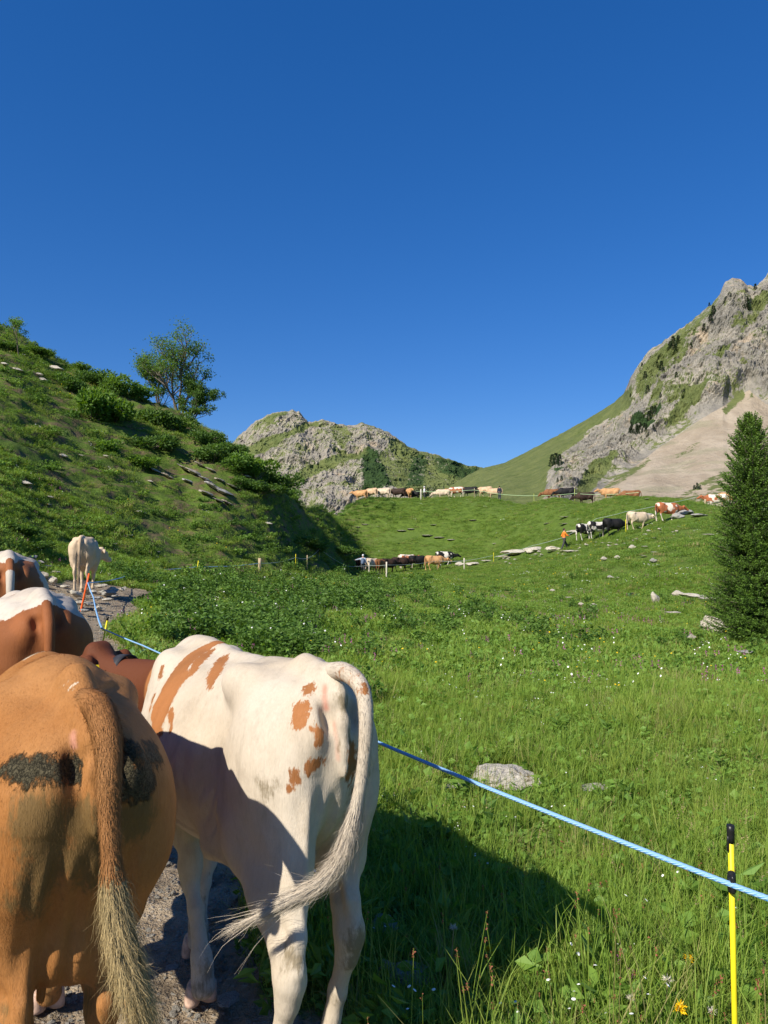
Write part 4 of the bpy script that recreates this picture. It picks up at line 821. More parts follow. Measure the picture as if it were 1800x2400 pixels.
# az: compass of the head, 0 = away from the camera, 90 = to the right
gL = 'cows on the lower stretch of path'; gR = 'cows on the skyline path'; gS = 'cows climbing the rocky slope on the right'
for u, v, az, coat, g, lab in [
    (848, 1345, 20, 'dark', 1, 'dark brown cow in front of the herder with the backpack, last of the lower row'), (872, 1347, 35, 'cream', 2, 'greyish cream cow between the herder and the brown cows of the lower row'),
    (889, 1348, 15, 'brown', 1, 'brown cow seen from behind beside the white fence post in the lower row'), (910, 1345, 50, 'dark', 0, 'dark brown cow just right of the white fence post in the lower row'),
    (938, 1341, 62, 'dark', 0, 'long dark brown cow seen side-on in the middle of the lower row'), (954, 1333, 70, 'redpatch', 1, 'cow with a white face lifted above its dark neighbours in the lower row'), (978, 1336, 65, 'black', 2, 'black cow with its head down ahead of the dark brown ones in the lower row'),
    (1018, 1338, 72, 'tan', 0, 'tan cow with pale legs near the front of the lower row'), (1042, 1326, 75, 'blackpatch', 0, 'black and white cow leading the lower row onto the bare rocks')]:
    p = ghit(u, v, 50, 85); d = p[1] if p[1] < 84 else 74
    far_cow(u, d, az, coat, g, lab, gL)
for u, az, coat, g, lab in [
    (846, -60, 'tan', 1, 'tan cow at the left end of the skyline row'), (871, -50, 'beige', 0, 'beige cow second from the left on the skyline'), (899, -70, 'cream', 0, 'cream cow side-on just left of the dark brown one on the skyline'),
    (934, -75, 'dark', 0, 'dark brown cow on the skyline left of the man in white'), (959, 170, 'tan', 1, 'slim tan cow facing this way beside the dark one on the skyline'), (968, -80, 'black', 2, 'black cow mostly hidden behind the slim tan one on the skyline'),
    (1040, -85, 'cream', 2, 'cream cow low on the skyline with its head to the left'), (1071, -80, 'redpatch', 0, 'cream and red patched cow on the skyline beside the black one'), (1103, -75, 'black', 0, 'big black cow in the middle of the skyline row'),
    (1138, -60, 'beige', 0, 'plump beige cow right of the big black one on the skyline'), (1161, -70, 'beige', 1, 'beige cow beside the person in dark clothes on the skyline'), (1298, -85, 'brown', 2, 'red brown cow low behind the crest, first right of the gap in the skyline row'),
    (1330, -88, 'black', 2, 'low black cow between the red brown and the dark brown one on the skyline'), (1375, -85, 'dark', 2, 'dark brown cow behind the fence post on the right half of the skyline'), (1434, -84, 'tan', 1, 'tall orange tan cow standing out on the right half of the skyline'), (1482, -85, 'brown', 2, 'brown cow at the right end of the skyline row')]:
    far_cow(u, RD(u) + (.7 if u > 1200 else 1.6), az, coat, g, lab, gR, dz=(.05 if u > 1200 else -.30) if g == 2 else (.38 if u > 1200 else -.02))
for u, v, az, coat, g, lab in [
    (1372, 1268, 60, 'blackpatch', 0, 'white cow with black patches at the tail of the group climbing the rocks'), (1400, 1264, 65, 'blackpatch', 2, 'mostly black cow with white flecks between the patched and the black one'), (1438, 1257, 70, 'black', 0, 'glossy black cow climbing beside the thin fence post'),
    (1496, 1243, 72, 'cream', 0, 'cream cow with lowered head climbing the rocky path'), (1566, 1222, 78, 'redpatch', 0, 'red and white cow leading the climb towards the grey boulders')]:
    p = ghit(u, v, 40, 80); far_cow(u, min(p[1], 66), az, coat, g, lab, gS)
far_cow(1683, 65, -75, 'redpatch', 1, 'cream and brown cow peeping out left of the spruce top', None, .1)
far_cow(1712, 68, -80, 'tan', 0, 'tan cow almost hidden behind the spruce branches', None, .9)
# ------------------------------------------------------------------ herders
def person(label, u, d, az, shirt, trousers, hat, pose, extra=None, dz=0.0):
    p = at(u, d, dz); root = obj('person', None, label=label, cat='person', loc=p, rot=(0, 0, R(90 - az)))
    lx, arms = pose                       # leg swing, arm poses [(elbow),(hand)] for left and right
    def build(part):
        g = .012 if part != 'skin' else 0.0
        F = Field((-.55, -.75, -.02), (.75, .75, 1.86), .021)
        if part == 'skin':
            F.ell((.01, 0, 1.66), (.095, .078, .115), .03); F.cone((0, 0, 1.58), (-.01, 0, 1.46), .055, .06, .03); F.ell((.105, 0, 1.645), (.02, .013, .02), .02)
            for s_ in (1, -1): F.ell((.0, s_ * .08, 1.655), (.02, .012, .03), .01)
        for s_, (el, ha) in zip((1, -1), arms):
            sh = (-.01, s_ * .19, 1.42); el = np.array(el) * (1, s_, 1); ha = np.array(ha) * (1, s_, 1)
            if part == 'skin':
                F.cone(sh, el, .045, .036, .04); F.cone(el, ha, .036, .025, .03); dr = ha - el; dr = dr / np.linalg.norm(dr); F.cone(ha, ha + dr * .06, .03, .036, .02, flat=(1, .6, 1)); up = np.cross(dr, (1, 0, 0.2))
                for q in range(4): F.cone(ha + dr * .07, ha + dr * (.15 - .008 * abs(q - 1.4)) + up * (q - 1.5) * .018, .011, .010, .008)
                F.cone(ha + dr * .03, ha + dr * .09 - up * .05, .012, .010, .01)
            if part == 'shirt': F.cone(sh, el, .062, .052, .04); F.cone(el, el * .45 + ha * .55, .052, .046, .03)
        if part in ('skin', 'shirt'):
            F.cone((0, .09, 1.38), (0, -.09, 1.38), .11 + g, .11 + g, .06, flat=(.85, 1.25, 1)); F.cone((0, 0, 1.36), (0, 0, .98), .145 + g, .135 + g, .08, flat=(.78, 1.05, 1))
        if part in ('skin', 'trousers'):
            F.cone((0, .04, .96), (0, -.04, .96), .12 + g, .12 + g, .06, flat=(.9, 1.1, 1))
            for s_ in (1, -1):
                k = (s_ * lx * .55 + .05, s_ * .10, .50); a = (s_ * lx, s_ * .10, .10)
                F.cone((0, s_ * .09, .92), k, .092 + g, .06 + g, .05); F.cone(k, a, .062 + g, .042 + g * 1.8, .04)
                if part == 'skin': F.cone(a, (a[0] + .12, a[1], .045), .045, .04, .03)
        if part.startswith('shoe'):
            for s_ in (int(part[4:]),): F.cone((s_ * lx - .03, s_ * .10, .055), (s_ * lx + .16, s_ * .10, .045), .052, .045, .03); F.cone((s_ * lx, s_ * .10, .1), (s_ * lx, s_ * .10, .14), .05, .05, .03)
        if part == 'hat':
            F.ell((-.01, 0, 1.70), (.11, .092, .10), .02); F.ell((.06, 0, 1.70), (.11, .08, .012), .02)
        if part == 'hair': F.ell((-.02, 0, 1.685), (.10, .088, .105), .02)
        if part == 'pack': F.cone((-.20, 0, 1.36), (-.21, 0, 1.08), .13, .15, .05, flat=(.75, 1.1, 1)); F.cone((-.30, 0, 1.05), (-.30, 0, 1.18), .07, .07, .04)
        V, Q = F.mesh()
        if part == 'pack': F2 = None
        return mesh_np('person_' + part, V, Q)
    obj('body', build('skin'), M_skin, parent=root)
    obj('shirt', build('shirt'), shirt, parent=root); obj('trousers', build('trousers'), trousers, parent=root)
    for s0 in (1, -1): obj('shoe', build('shoe%d' % s0), M_shoe, parent=root)
    if hat is not None: obj('hat', build('hat'), hat, parent=root)
    else: obj('hair', build('hair'), M_hair, parent=root)
    if extra: 
        b = obj('backpack', build('pack'), extra[0], label=extra[1], cat='backpack', loc=p, rot=(0, 0, R(90 - az)))
        strap = tube(spline([(-.10, .10, 1.42), (.02, .11, 1.50), (.12, .11, 1.36), (.10, .12, 1.15), (-.08, .13, 1.08)], 14), .016, 6); strap2 = (strap[0] * np.array([1, -1, 1]), strap[1][:, ::-1], strap[2][:, ::-1])
        for st in (strap, strap2): obj('strap', mesh_np('strap', st[0], [st[1], st[2]]), extra[0], parent=b)
    return root
M_skin = flat('skin', (.50, .30, .21), .6, .1); M_shoe = flat('dark_boots', (.03, .025, .02), .6); M_hair = flat('dark_hair', (.03, .02, .012), .6)
M_wshirt = flat('white_shirt', (.62, .63, .66), .8); M_navy = flat('navy_cloth', (.02, .025, .045), .8); M_grey = flat('dark_grey_trousers', (.05, .05, .055), .85); M_orange = flat('orange_vest', (.80, .22, .03), .7); M_lblue = flat('pale_blue_grey_shirt', (.36, .42, .52), .8); M_pack = flat('blue_grey_backpack', (.10, .14, .22), .8)
hang = [(-.03, .25, 1.14), (.05, .26, .90)]
person('person in a white shirt and pale cap beside the wooden post on the skyline', 995, RD(995) + 1.0, 80, M_wshirt, M_grey, M_wshirt, (.10, [hang, [(-.05, .28, 1.16), (.14, .30, .98)]]), dz=-.25)
person('person in dark clothes at the right of the beige cows on the skyline', 1172, RD(1172) + 1.2, 20, M_navy, M_navy, None, (.08, [hang, hang]), dz=.0)
pp = ghit(1323, 1290, 45, 80)
person('person in an orange top and dark trousers striding up the rocky path', 1323, pp[1], 80, M_orange, M_grey, None, (.30, [[(-.12, .24, 1.18), (.05, .24, 1.0)], [(.16, .24, 1.2), (.34, .22, 1.16)]]))
pp = ghit(851, 1350, 45, 75)
person('person with a blue backpack and one arm stretched out behind the lower row of cows', 851, pp[1], 5, M_lblue, M_grey, M_wshirt, (.06, [[(.0, .46, 1.36), (.02, .74, 1.30)], hang]), (M_pack, 'blue grey backpack worn by the herder behind the lower row of cows'))

# ------------------------------------------------------------------ fence
M_yel = flat('yellow_fibreglass', (.80, .66, .02), .45, .06, 30); M_blk = flat('black_plastic', (.012, .012, .013), .35, .2); M_org = flat('orange_plastic', (.80, .12, .02), .5, .08)
M_wood = NB('weathered_round_wood', .85, .15); _p = M_wood.obj(); _n = M_wood.noise(M_wood.mapv(_p, (30, 30, 3)), 1.0, 5, .7)
M_wood = M_wood.out(M_wood.mix(M_wood.ss(_n, .3, .7), (.30, .22, .13), (.52, .42, .28)), M_wood.bump(_n, .5, .01)); M_yelg = flat('yellow_green_plastic', (.45, .52, .12), .5, .08); M_white = flat('pale_peeled_wood', (.60, .55, .46), .8, .12)
def rod(p, q, r, n=10):
    V, Fq, Ft = tube(np.linspace(p, q, 4), r, n); return [V, [Fq, Ft]]
def post(label, base, top, r, mat, cap=True, clip=None, cat='fence post', group=None):
    base = np.array(base); top = np.array(top) - base; o = obj('fence_post', None, label=label, cat=cat, group=group, loc=base)
    m = rod((0, 0, -.08), top, r, 12); obj('shaft', mesh_np('shaft', *m), mat, parent=o)
    dr = top / np.linalg.norm(top)
    if cap:
        m = rod(top - dr * .036, top + dr * .004, r * 1.35, 12); obj('cap', mesh_np('cap', *m), M_blk, parent=o)
        m = rod(top - dr * .055 + np.array((-r * 1.5, -r * .8, 0)), top - dr * .02 + np.array((-r * 1.2, -r * .5, 0)), r * .4, 8); obj('cap_hook', mesh_np('cap_hook', *m), M_blk, parent=o)
    if clip is not None:
        c = np.array(clip) - base; F = Field(c - .04, c + .04, .0035); F.cone(c - dr * .018, c + dr * .018, r * 1.5, r * 1.5, .006); F.cone(c + (-.004, -.014, -.016), c + (-.004, -.014, .016), .0055, .0055, .004)
        V, Q = F.mesh(); obj('clip', mesh_np('clip', V, Q), M_blk, parent=o)
    return o
b0 = PX(1722, 2400, 1.80); t0 = PX(1712, 1938, 1.75); dd = (b0 - t0); k = (gz(t0[0], t0[1]) - t0[2]) / dd[2]; b0 = t0 + dd * k
c0 = PX(1715, 2068, 1.75)
post('yellow fibreglass post with a black cap and clip, nearest the camera on the right', b0, t0, .0064, M_yel, clip=c0)
def tilt_post(label, u, vt, vb, u2, mat, r, cap=False, wood=False):
    b = ghit(u2, vb, 6); t = PX(u, vt, b[1]); return post(label, b, t, r, mat, cap), b, t
p2t = PX(253, 1446, 8.05); p2b = np.array([p2t[0] - .16, 8.0, gz(p2t[0] - .16, 8.0)])
post('yellow post behind the brown cow heads where the blue rope bends', p2b, p2t, .009, M_yel)
ob = np.array([-6.15, 15.0, 0]); ob[2] = gz(ob[0], ob[1]); ot = PX(209, 1344, 15.0); ob = PX(182, 1458, 15.0)
post('leaning orange plastic post right in front of the beige cow', ob, ot, .020, M_org, cap=False)
yp = [('yellow post leaning in the weeds, first to the right of the beige cow', 327, 1320, 1380, 318), ('yellow post standing between the weeds and the wooden post', 465, 1314, 1368, 457)]
FP_ = []
for lab, u, vt, vb, u2 in yp:
    d = 1.0 * FP / (vb - vt); t = PX(u, vt, d); b = PX(u2, vb + 3, d); post(lab, b, t, .016, M_yel, cap=False); FP_.append(t * .75 + b * .25)
def wpost(label, u, vt, vb, d, r, mat): 
    b = at(u, d); t = PX(u, vt, d); t[2] = max(t[2], b[2] + .9); return post(label, b, t, r, mat, cap=False)
w1 = at(609, 36); w1t = PX(609, 1308, 36); post('square-topped wooden post beyond the leafy weeds', w1, w1t, .075, M_wood, cap=False)
mids = []
for u, vt, d, lab, mt, r in [(693, 1318, 43, 'thin yellow post right of the square wooden one', M_yel, .014), (720, 1320, 46, 'short brown stake at the foot of the bushy bank', M_wood, .03), (749, 1318, 52, 'thin yellow post below the dark bank', M_yel, .014), (817, 1322, 60, 'thin yellow post just left of the herder with the backpack', M_yel, .016)]:
    b = at(u, d); t = PX(u, vt, d); t[2] = min(t[2], b[2] + 1.25); t[2] = max(t[2], b[2] + .85); post(lab, b, t, r, mt, cap=False); mids.append(t - (0, 0, .2))
for u, vt, vb, lab, mt, r in [(865, 1318, 1352, 'white stake leaning at the left of the tall white post', M_white, .035), (906, 1317, 1356, 'tall white post in front of the brown cows', M_white, .06), (1025, 1308, 1338, 'thin grey post in front of the tan cow', M_wood, .03), (1088, 1308, 1336, 'short pale post among the bare rocks', M_white, .05), (1157, 1295, 1318, 'thin yellow post above the flat pale rocks', M_yel, .018)]:
    b = ghit(u, vb, 45, 80); t = b + (0, 0, (vb - vt) / FP * b[1]); post(lab, b, t, r, mt, cap=False); mids.append(t - (0, 0, .25))
for u, h, lab, mt, r, dd in [(987, 1.35, 'pale wooden post beside the person in white on the skyline', M_white, .07, .6), (1113, 1.2, 'thin post in front of the black cow on the skyline', M_wood, .03, .2), (1253, 1.25, 'yellow green post alone in the gap of the skyline row', M_yelg, .022, .2), (1349, 1.5, 'tall thin pale green post on the skyline', M_yelg, .022, .2)]:
    b = at(u, RD(u) - dd); post(lab, b, b + (0, 0, h), r, mt, cap=False)
b = at(1655, 62.5); post('stout pale wooden post at the right end of the crest', b, PX(1653, 1170, 62.5), .085, M_wood, cap=False)
b = ghit(1467, 1252, 45, 66); post('thin yellow post in front of the glossy black cow', b, b + (0, 0, 1.1), .02, M_yel, cap=False)
# ropes
bm_ = NB('blue_and_white_braided_rope', .55, .3); _w = bm_.obj(); _s = bm_.n('ShaderNodeTexWave', wave_type='BANDS', bands_direction='DIAGONAL'); bm_.put(_s.inputs[0], _w); _s.inputs['Scale'].default_value = 120; _s.inputs['Distortion'].default_value = 2.0
M_rope = bm_.out(bm_.mix(bm_.ss(_s.outputs['Color'], .35, .6), (.10, .34, .70), (.42, .60, .80)), bm_.bump(_s.outputs['Color'], .5, .003))
M_rope2 = flat('thin_grey_wire_rope', (.42, .50, .46), .5, .1)
def rope(label, pts, r, mat, sag=.03, parent_part=None, group=None):
    P = []
    for a, b in zip(pts[:-1], pts[1:]):
        a = np.array(a); b = np.array(b); L = np.linalg.norm(b - a); t = np.linspace(0, 1, 14)[:-1] if b is not pts[-1] else np.linspace(0, 1, 14)
        q = a[None] * (1 - t)[:, None] + b[None] * t[:, None]; q[:, 2] -= 4 * sag * min(L / 4, 2.0) * t * (1 - t); P.append(q)
    P.append(np.array(pts[-1])[None]); P = np.vstack(P)
    V, Fq, Ft = tube(P, r, 8); return obj('fence_rope', mesh_np('fence_rope', V, [Fq, Ft]), mat, label=label, cat='rope', group=group)
off = np.array((-.006, -.014, 0))
k1 = PX(870, 1733, 3.15); pe = PX(1900, 2142, 1.58); rb = PX(238, 1472, 7.95)
r1 = rope('blue and white rope crossing the meadow in front, clipped to the near yellow post', [rb, PX(335, 1513, 6.5), k1, c0 + off, pe, (2.6, 1.2, .85)], .0066, M_rope, .012)
# knot in the rope
kp = tube(spline([k1 + (-.03, 0, .0), k1 + (-.01, -.012, .012), k1 + (.012, .004, -.008), k1 + (.0, .014, .010), k1 + (-.016, -.012, -.002), k1 + (.01, -.008, -.02), k1 + (-.01, -.004, -.035), k1 + (-.03, 0, -.055)], 40), .0048, 6)
obj('knot', mesh_np('knot', kp[0], [kp[1], kp[2]]), M_rope, parent=r1)
rope('blue and white rope from the bend beside the weeds up to the orange post', [rb, PX(219, 1400, 13.2), PX(206, 1366, 14.98)], .011, M_rope, .03)
rope('pale blue rope strung past the beige cow along the leaning yellow posts', [PX(206, 1366, 14.98), FP_[0], FP_[1], w1t - (0, 0, .25)], .012, M_rope, .05)
rope('thin rope from the square wooden post along the lower row of cows', [w1t - (0, 0, .25)] + [m for m in mids], .012, M_rope2, .06)
rl = [at(u, RD(u) - .3, 1.0) for u in (975, 987, 1113, 1180, 1253, 1349, 1420, 1500)]
rope('pale green wire along the skyline posts', rl, .022, flat('pale_green_wire', (.45, .62, .35), .5), .04)
rl = [at(u, d, 1.0) for u, d in ((1157, 62), (1250, 62), (1323, 60), (1400, 60), (1467, 58), (1560, 55), (1640, 56))]
rope('thin wire following the rocky climb on the right', rl, .012, M_rope2, .05)
# ------------------------------------------------------------------ plants: small building blocks
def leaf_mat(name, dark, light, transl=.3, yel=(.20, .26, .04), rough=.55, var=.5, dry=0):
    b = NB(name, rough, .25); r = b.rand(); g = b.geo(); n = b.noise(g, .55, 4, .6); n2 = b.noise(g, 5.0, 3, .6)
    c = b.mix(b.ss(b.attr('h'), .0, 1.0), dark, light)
    c = b.mix(b.ma('MULTIPLY', b.ss(b.ma('ADD', b.ma('MULTIPLY', r, .5), b.ma('MULTIPLY', n, .8)), .45, .95), var), c, yel)
    c = b.mix(b.ma('MULTIPLY', b.ss(n2, .5, .75), .35), c, dark)
    if dry: c = b.mix(b.ma('MULTIPLY', b.ss(b.ma('ADD', r, b.ma('MULTIPLY', n, .4)), dry, dry + .1), .75), c, (.36, .29, .14))
    return b.out(c, transl=transl)
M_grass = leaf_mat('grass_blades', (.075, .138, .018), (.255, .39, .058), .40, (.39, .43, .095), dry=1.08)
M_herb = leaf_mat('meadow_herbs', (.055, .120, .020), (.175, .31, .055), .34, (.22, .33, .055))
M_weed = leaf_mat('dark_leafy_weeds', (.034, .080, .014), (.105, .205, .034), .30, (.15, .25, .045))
M_dry = flat('dry_stalk', (.30, .24, .12), .8, .2)
M_wpet = flat('white_petals', (.80, .80, .76), .6, .05); M_ypet = flat('yellow_petals', (.85, .55, .01), .5, .08); M_ppet = flat('purple_petals', (.30, .06, .22), .6, .15); M_cent = flat('flower_heart', (.70, .45, .03), .7, .1); M_rpet = flat('reddish_sorrel', (.22, .07, .04), .7, .2)
def blades(r, n, rad, h, w, lean=.5, seg=3, wfn=None):
    a = r.uniform(0, 2 * math.pi, n); d = rad * np.sqrt(r.uniform(0, 1, n)); base = np.stack([d * np.cos(a), d * np.sin(a), np.full(n, -.02)], 1)
    H_ = h * r.uniform(.45, 1.15, n); la = r.uniform(0, 2 * math.pi, n); ln = lean * r.uniform(.1, 1, n) * H_
    sdir = np.stack([-np.sin(la + r.normal(0, .6, n)), np.cos(la), np.zeros(n)], 1); W = w * r.uniform(.6, 1.3, n)
    V = []; hh = []
    for k in range(seg + 1):
        s = k / seg; c = base + np.stack([np.cos(la) * ln * s ** 2, np.sin(la) * ln * s ** 2, H_ * (s - .22 * s ** 3 * lean)], 1)
        ww = (W * (1 - s) ** .6 if wfn is None else W * wfn(s))[:, None]
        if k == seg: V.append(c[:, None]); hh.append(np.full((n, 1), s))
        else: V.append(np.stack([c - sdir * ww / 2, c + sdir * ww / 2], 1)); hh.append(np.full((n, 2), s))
    V = np.concatenate(V, 1); hh = np.concatenate(hh, 1); m = 2 * seg + 1; b = (np.arange(n) * m)[:, None]
    q = np.array([[2 * k, 2 * k + 1, 2 * k + 3, 2 * k + 2] for k in range(seg - 1)]); Fq = (b[:, None] + q[None]).reshape(-1, 4); Ft = b + np.array([[2 * seg - 2, 2 * seg - 1, 2 * seg]])
    return V.reshape(-1, 3), Fq, Ft, hh.ravel()
def leaves(r, P, D, L, W, bend=.25):
    """leaf-shaped faces at points P pointing along D"""
    n = len(P); D = D / (np.linalg.norm(D, axis=1)[:, None] + 1e-9); S_ = np.cross(D, r.normal(0, 1, (n, 3))); S_ /= np.linalg.norm(S_, axis=1)[:, None] + 1e-9; N_ = np.cross(S_, D)
    L = (L * r.uniform(.6, 1.25, n))[:, None]; W = (W * r.uniform(.7, 1.2, n))[:, None]
    V = np.stack([P, P + D * L * .45 - S_ * W / 2 + N_ * L * bend * .3, P + D * L - N_ * L * bend * .2, P + D * L * .45 + S_ * W / 2 + N_ * L * bend * .3], 1).reshape(-1, 3)
    b = (np.arange(n) * 4)[:, None]; return V, (b + np.array([[0, 1, 2, 3]])), np.zeros((0, 3), int)
def stack_mesh(name, items, mats):
    """items: (V,Fq,Ft,h,matindex)"""
    Vs, Q, T, Hs, mq, mt = [], [], [], [], [], []; off = 0
    for V, q, t, h, mi in items:
        Vs.append(V); Hs.append(np.broadcast_to(h, (len(V),)))
        if len(q): Q.append(q + off); mq += [mi] * len(q)
        if len(t): T.append(t + off); mt += [mi] * len(t)
        off += len(V)
    me = mesh_np(name, np.vstack(Vs), [np.vstack(x) for x in (Q, T) if x], False, {'h': np.concatenate(Hs)})
    for m in mats: me.materials.append(m)
    me.polygons.foreach_set('material_index', np.array(mq + mt, np.int32)[:len(me.polygons)]); me.update(); return me
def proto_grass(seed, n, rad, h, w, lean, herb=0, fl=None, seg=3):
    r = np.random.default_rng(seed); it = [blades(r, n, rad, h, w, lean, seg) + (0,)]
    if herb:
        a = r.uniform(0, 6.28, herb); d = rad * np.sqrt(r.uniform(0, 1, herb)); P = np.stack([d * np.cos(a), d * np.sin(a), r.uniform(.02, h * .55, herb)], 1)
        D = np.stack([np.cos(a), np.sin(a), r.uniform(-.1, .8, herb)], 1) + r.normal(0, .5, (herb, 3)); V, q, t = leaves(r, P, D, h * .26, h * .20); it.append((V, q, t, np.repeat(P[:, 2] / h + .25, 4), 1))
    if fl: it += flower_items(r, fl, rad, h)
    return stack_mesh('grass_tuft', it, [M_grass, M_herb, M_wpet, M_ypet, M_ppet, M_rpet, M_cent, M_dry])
def disc(c, rad, n=6, up=0.0, r=None):
    a = np.arange(n) * 2 * math.pi / n; nn = np.array([0, -.35, 1.0]) + (r.normal(0, .35, 3) if r is not None else 0); nn /= np.linalg.norm(nn); e1 = np.cross(nn, (1, .1, 0)); e1 /= np.linalg.norm(e1); e2 = np.cross(nn, e1)
    rr = rad * (1 + .18 * np.cos(a * 2)); V = np.vstack([c + nn * up, c + rr[:, None] * (np.cos(a)[:, None] * e1 + np.sin(a)[:, None] * e2)]); i = np.arange(n)
    return V, np.zeros((0, 4), int), np.stack([i * 0, 1 + i, 1 + (i + 1) % n], 1)
def flower_items(r, fl, rad, h):
    kind, cnt, size, hs = fl; out = []; mi = dict(w=2, y=3, p=4, r=5, s=7)[kind]
    for _ in range(cnt):
        a = r.uniform(0, 6.28); d = rad * math.sqrt(r.uniform()); x, y = d * math.cos(a), d * math.sin(a); z = hs * r.uniform(.7, 1.15)
        V, q, t = tube(np.array([(x, y, 0), (x + .01, y, z * .5), (x + .015, y + .01, z)]), [.0016, .0014, .001], 3, cap=False); out.append((V, q, t, .6, 0))
        if kind in 'prs':
            P = np.stack([np.full(9, x + .015), np.full(9, y + .01), z - np.linspace(0, size * 3.2, 9)], 1) + r.normal(0, size * .22, (9, 3)); V, q, t = leaves(r, P, r.normal(0, 1, (9, 3)), size, size * .8); out.append((V, q, t, 1, mi))
        elif kind == 'w' and size > .02:
            for _k in range(5): V, q, t = disc(np.array([x + r.normal(0, size * .5), y + r.normal(0, size * .5), z + r.normal(0, size * .2)]), size * .38, 5, .001, r); out.append((V, q, t, 1, mi))
        else: V, q, t = disc(np.array([x + .015, y + .01, z]), size, 7, .002, r); out.append((V, q, t, 1, mi))
    return out
def proto_weed(seed, n, rad, h, L, W, stems=10, mats=None, fl=None):
    r = np.random.default_rng(seed); it = []
    for _ in range(stems):
        a = r.uniform(0, 6.28); d = rad * .7 * math.sqrt(r.uniform()); b = np.array([d * math.cos(a), d * math.sin(a), -.02]); tp = b * 1.5 + np.array([0, 0, h * r.uniform(.6, 1.05)]); tp[2] = abs(tp[2])
        m = (b + tp) / 2 + np.array([0, 0, .03]); V, q, t = tube(np.array([b, m, tp]), [.004 * h / .4, .003 * h / .4, .002 * h / .4], 3, cap=False); it.append((V, q, t, .3, 0))
        k = n // stems; s = r.uniform(.15, 1.0, k); P = b * (1 - s)[:, None] + tp * s[:, None]; aa = r.uniform(0, 6.28, k); D = np.stack([np.cos(aa), np.sin(aa), r.uniform(-.15, .7, k)], 1)
        P = P + D * (.02 * h); V, q, t = leaves(r, P, D, L, W); it.append((V, q, t, np.repeat(s * r.uniform(.5, 1.1, k), 4), 0))
    if fl: it += [(a, b_, c, d_, e) for a, b_, c, d_, e in flower_items(r, fl, rad, h)]
    return stack_mesh('weed', it, mats or [M_weed, M_herb, M_wpet, M_ypet, M_ppet, M_rpet, M_cent])
def scatter(name, label, protos, pts, rot, scl, idx):
    pc = bpy.data.collections.new(name + '_shapes')
    for i, me in enumerate(protos):
        o = bpy.data.objects.new('%s_shape_%02d' % (name, i), me); pc.objects.link(o)
    me = mesh_np(name, pts, np.zeros((0, 3), int)) if False else bpy.data.meshes.new(name)
    n = len(pts); me.vertices.add(n); me.vertices.foreach_set('co', np.asarray(pts, np.float32).ravel())
    a = me.attributes.new('rot', 'FLOAT_VECTOR', 'POINT'); a.data.foreach_set('vector', np.asarray(rot, np.float32).ravel())
    a = me.attributes.new('scl', 'FLOAT', 'POINT'); a.data.foreach_set('value', np.asarray(scl, np.float32)); a = me.attributes.new('idx', 'INT', 'POINT'); a.data.foreach_set('value', np.asarray(idx, np.int32))
    o = obj(name, me, kind='stuff', label=label, cat=name.replace('_', ' '))
    ng = bpy.data.node_groups.new(name + '_nodes', 'GeometryNodeTree'); ng.interface.new_socket('Geometry', in_out='INPUT', socket_type='NodeSocketGeometry'); ng.interface.new_socket('Geometry', in_out='OUTPUT', socket_type='NodeSocketGeometry')
    N = ng.nodes.new; gi = N('NodeGroupInput'); go = N('NodeGroupOutput'); ip = N('GeometryNodeInstanceOnPoints'); ci = N('GeometryNodeCollectionInfo'); ci.inputs['Collection'].default_value = pc; ci.inputs['Separate Children'].default_value = True; ci.inputs['Reset Children'].default_value = True
    def na(nm, ty): q = N('GeometryNodeInputNamedAttribute'); q.data_type = ty; q.inputs['Name'].default_value = nm; return q.outputs['Attribute']
    L = ng.links.new; L(gi.outputs[0], ip.inputs['Points']); L(ci.outputs[0], ip.inputs['Instance']); ip.inputs['Pick Instance'].default_value = True
    L(na('idx', 'INT'), ip.inputs['Instance Index']); er = N('FunctionNodeEulerToRotation'); L(na('rot', 'FLOAT_VECTOR'), er.inputs[0]); L(er.outputs[0], ip.inputs['Rotation']); L(na('scl', 'FLOAT'), ip.inputs['Scale']); L(ip.outputs[0], go.inputs[0])
    md = o.modifiers.new('scatter', 'NODES'); md.node_group = ng
    return o
def wedge(n, d0, d1, r, tmin=-.62, tmax=.62, pw=1.0):
    """points on the ground between distances d0 and d1 ahead; pw=1 uniform by area"""
    y = (r.uniform(0, 1, n) * (d1 ** (pw + 1) - d0 ** (pw + 1)) + d0 ** (pw + 1)) ** (1 / (pw + 1)); x = r.uniform(tmin, tmax, n) * y
    return x, y
def normal_at(x, y, e=.25):
    gx = (ground(x + e, y) - ground(x - e, y)) / (2 * e); gy = (ground(x, y + e) - ground(x, y - e)) / (2 * e); return gx, gy
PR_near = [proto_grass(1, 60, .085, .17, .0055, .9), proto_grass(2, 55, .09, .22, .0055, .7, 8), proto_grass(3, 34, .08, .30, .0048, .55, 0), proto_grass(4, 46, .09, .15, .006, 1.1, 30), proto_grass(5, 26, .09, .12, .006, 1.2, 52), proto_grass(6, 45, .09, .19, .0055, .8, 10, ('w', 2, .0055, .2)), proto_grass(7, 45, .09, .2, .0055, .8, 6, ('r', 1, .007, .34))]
PR_mid = [proto_grass(11, 70, .19, .20, .010, .9, 0, None, 2), proto_grass(12, 50, .20, .24, .009, .8, 26, None, 2), proto_grass(13, 30, .19, .18, .010, 1.0, 60, None, 2), proto_grass(14, 55, .2, .20, .010, .9, 20, ('w', 2, .010, .24), 2), proto_grass(15, 55, .2, .20, .010, .9, 20, ('y', 2, .010, .24), 2), proto_grass(16, 50, .2, .22, .010, .8, 10, ('p', 2, .018, .30), 2)]
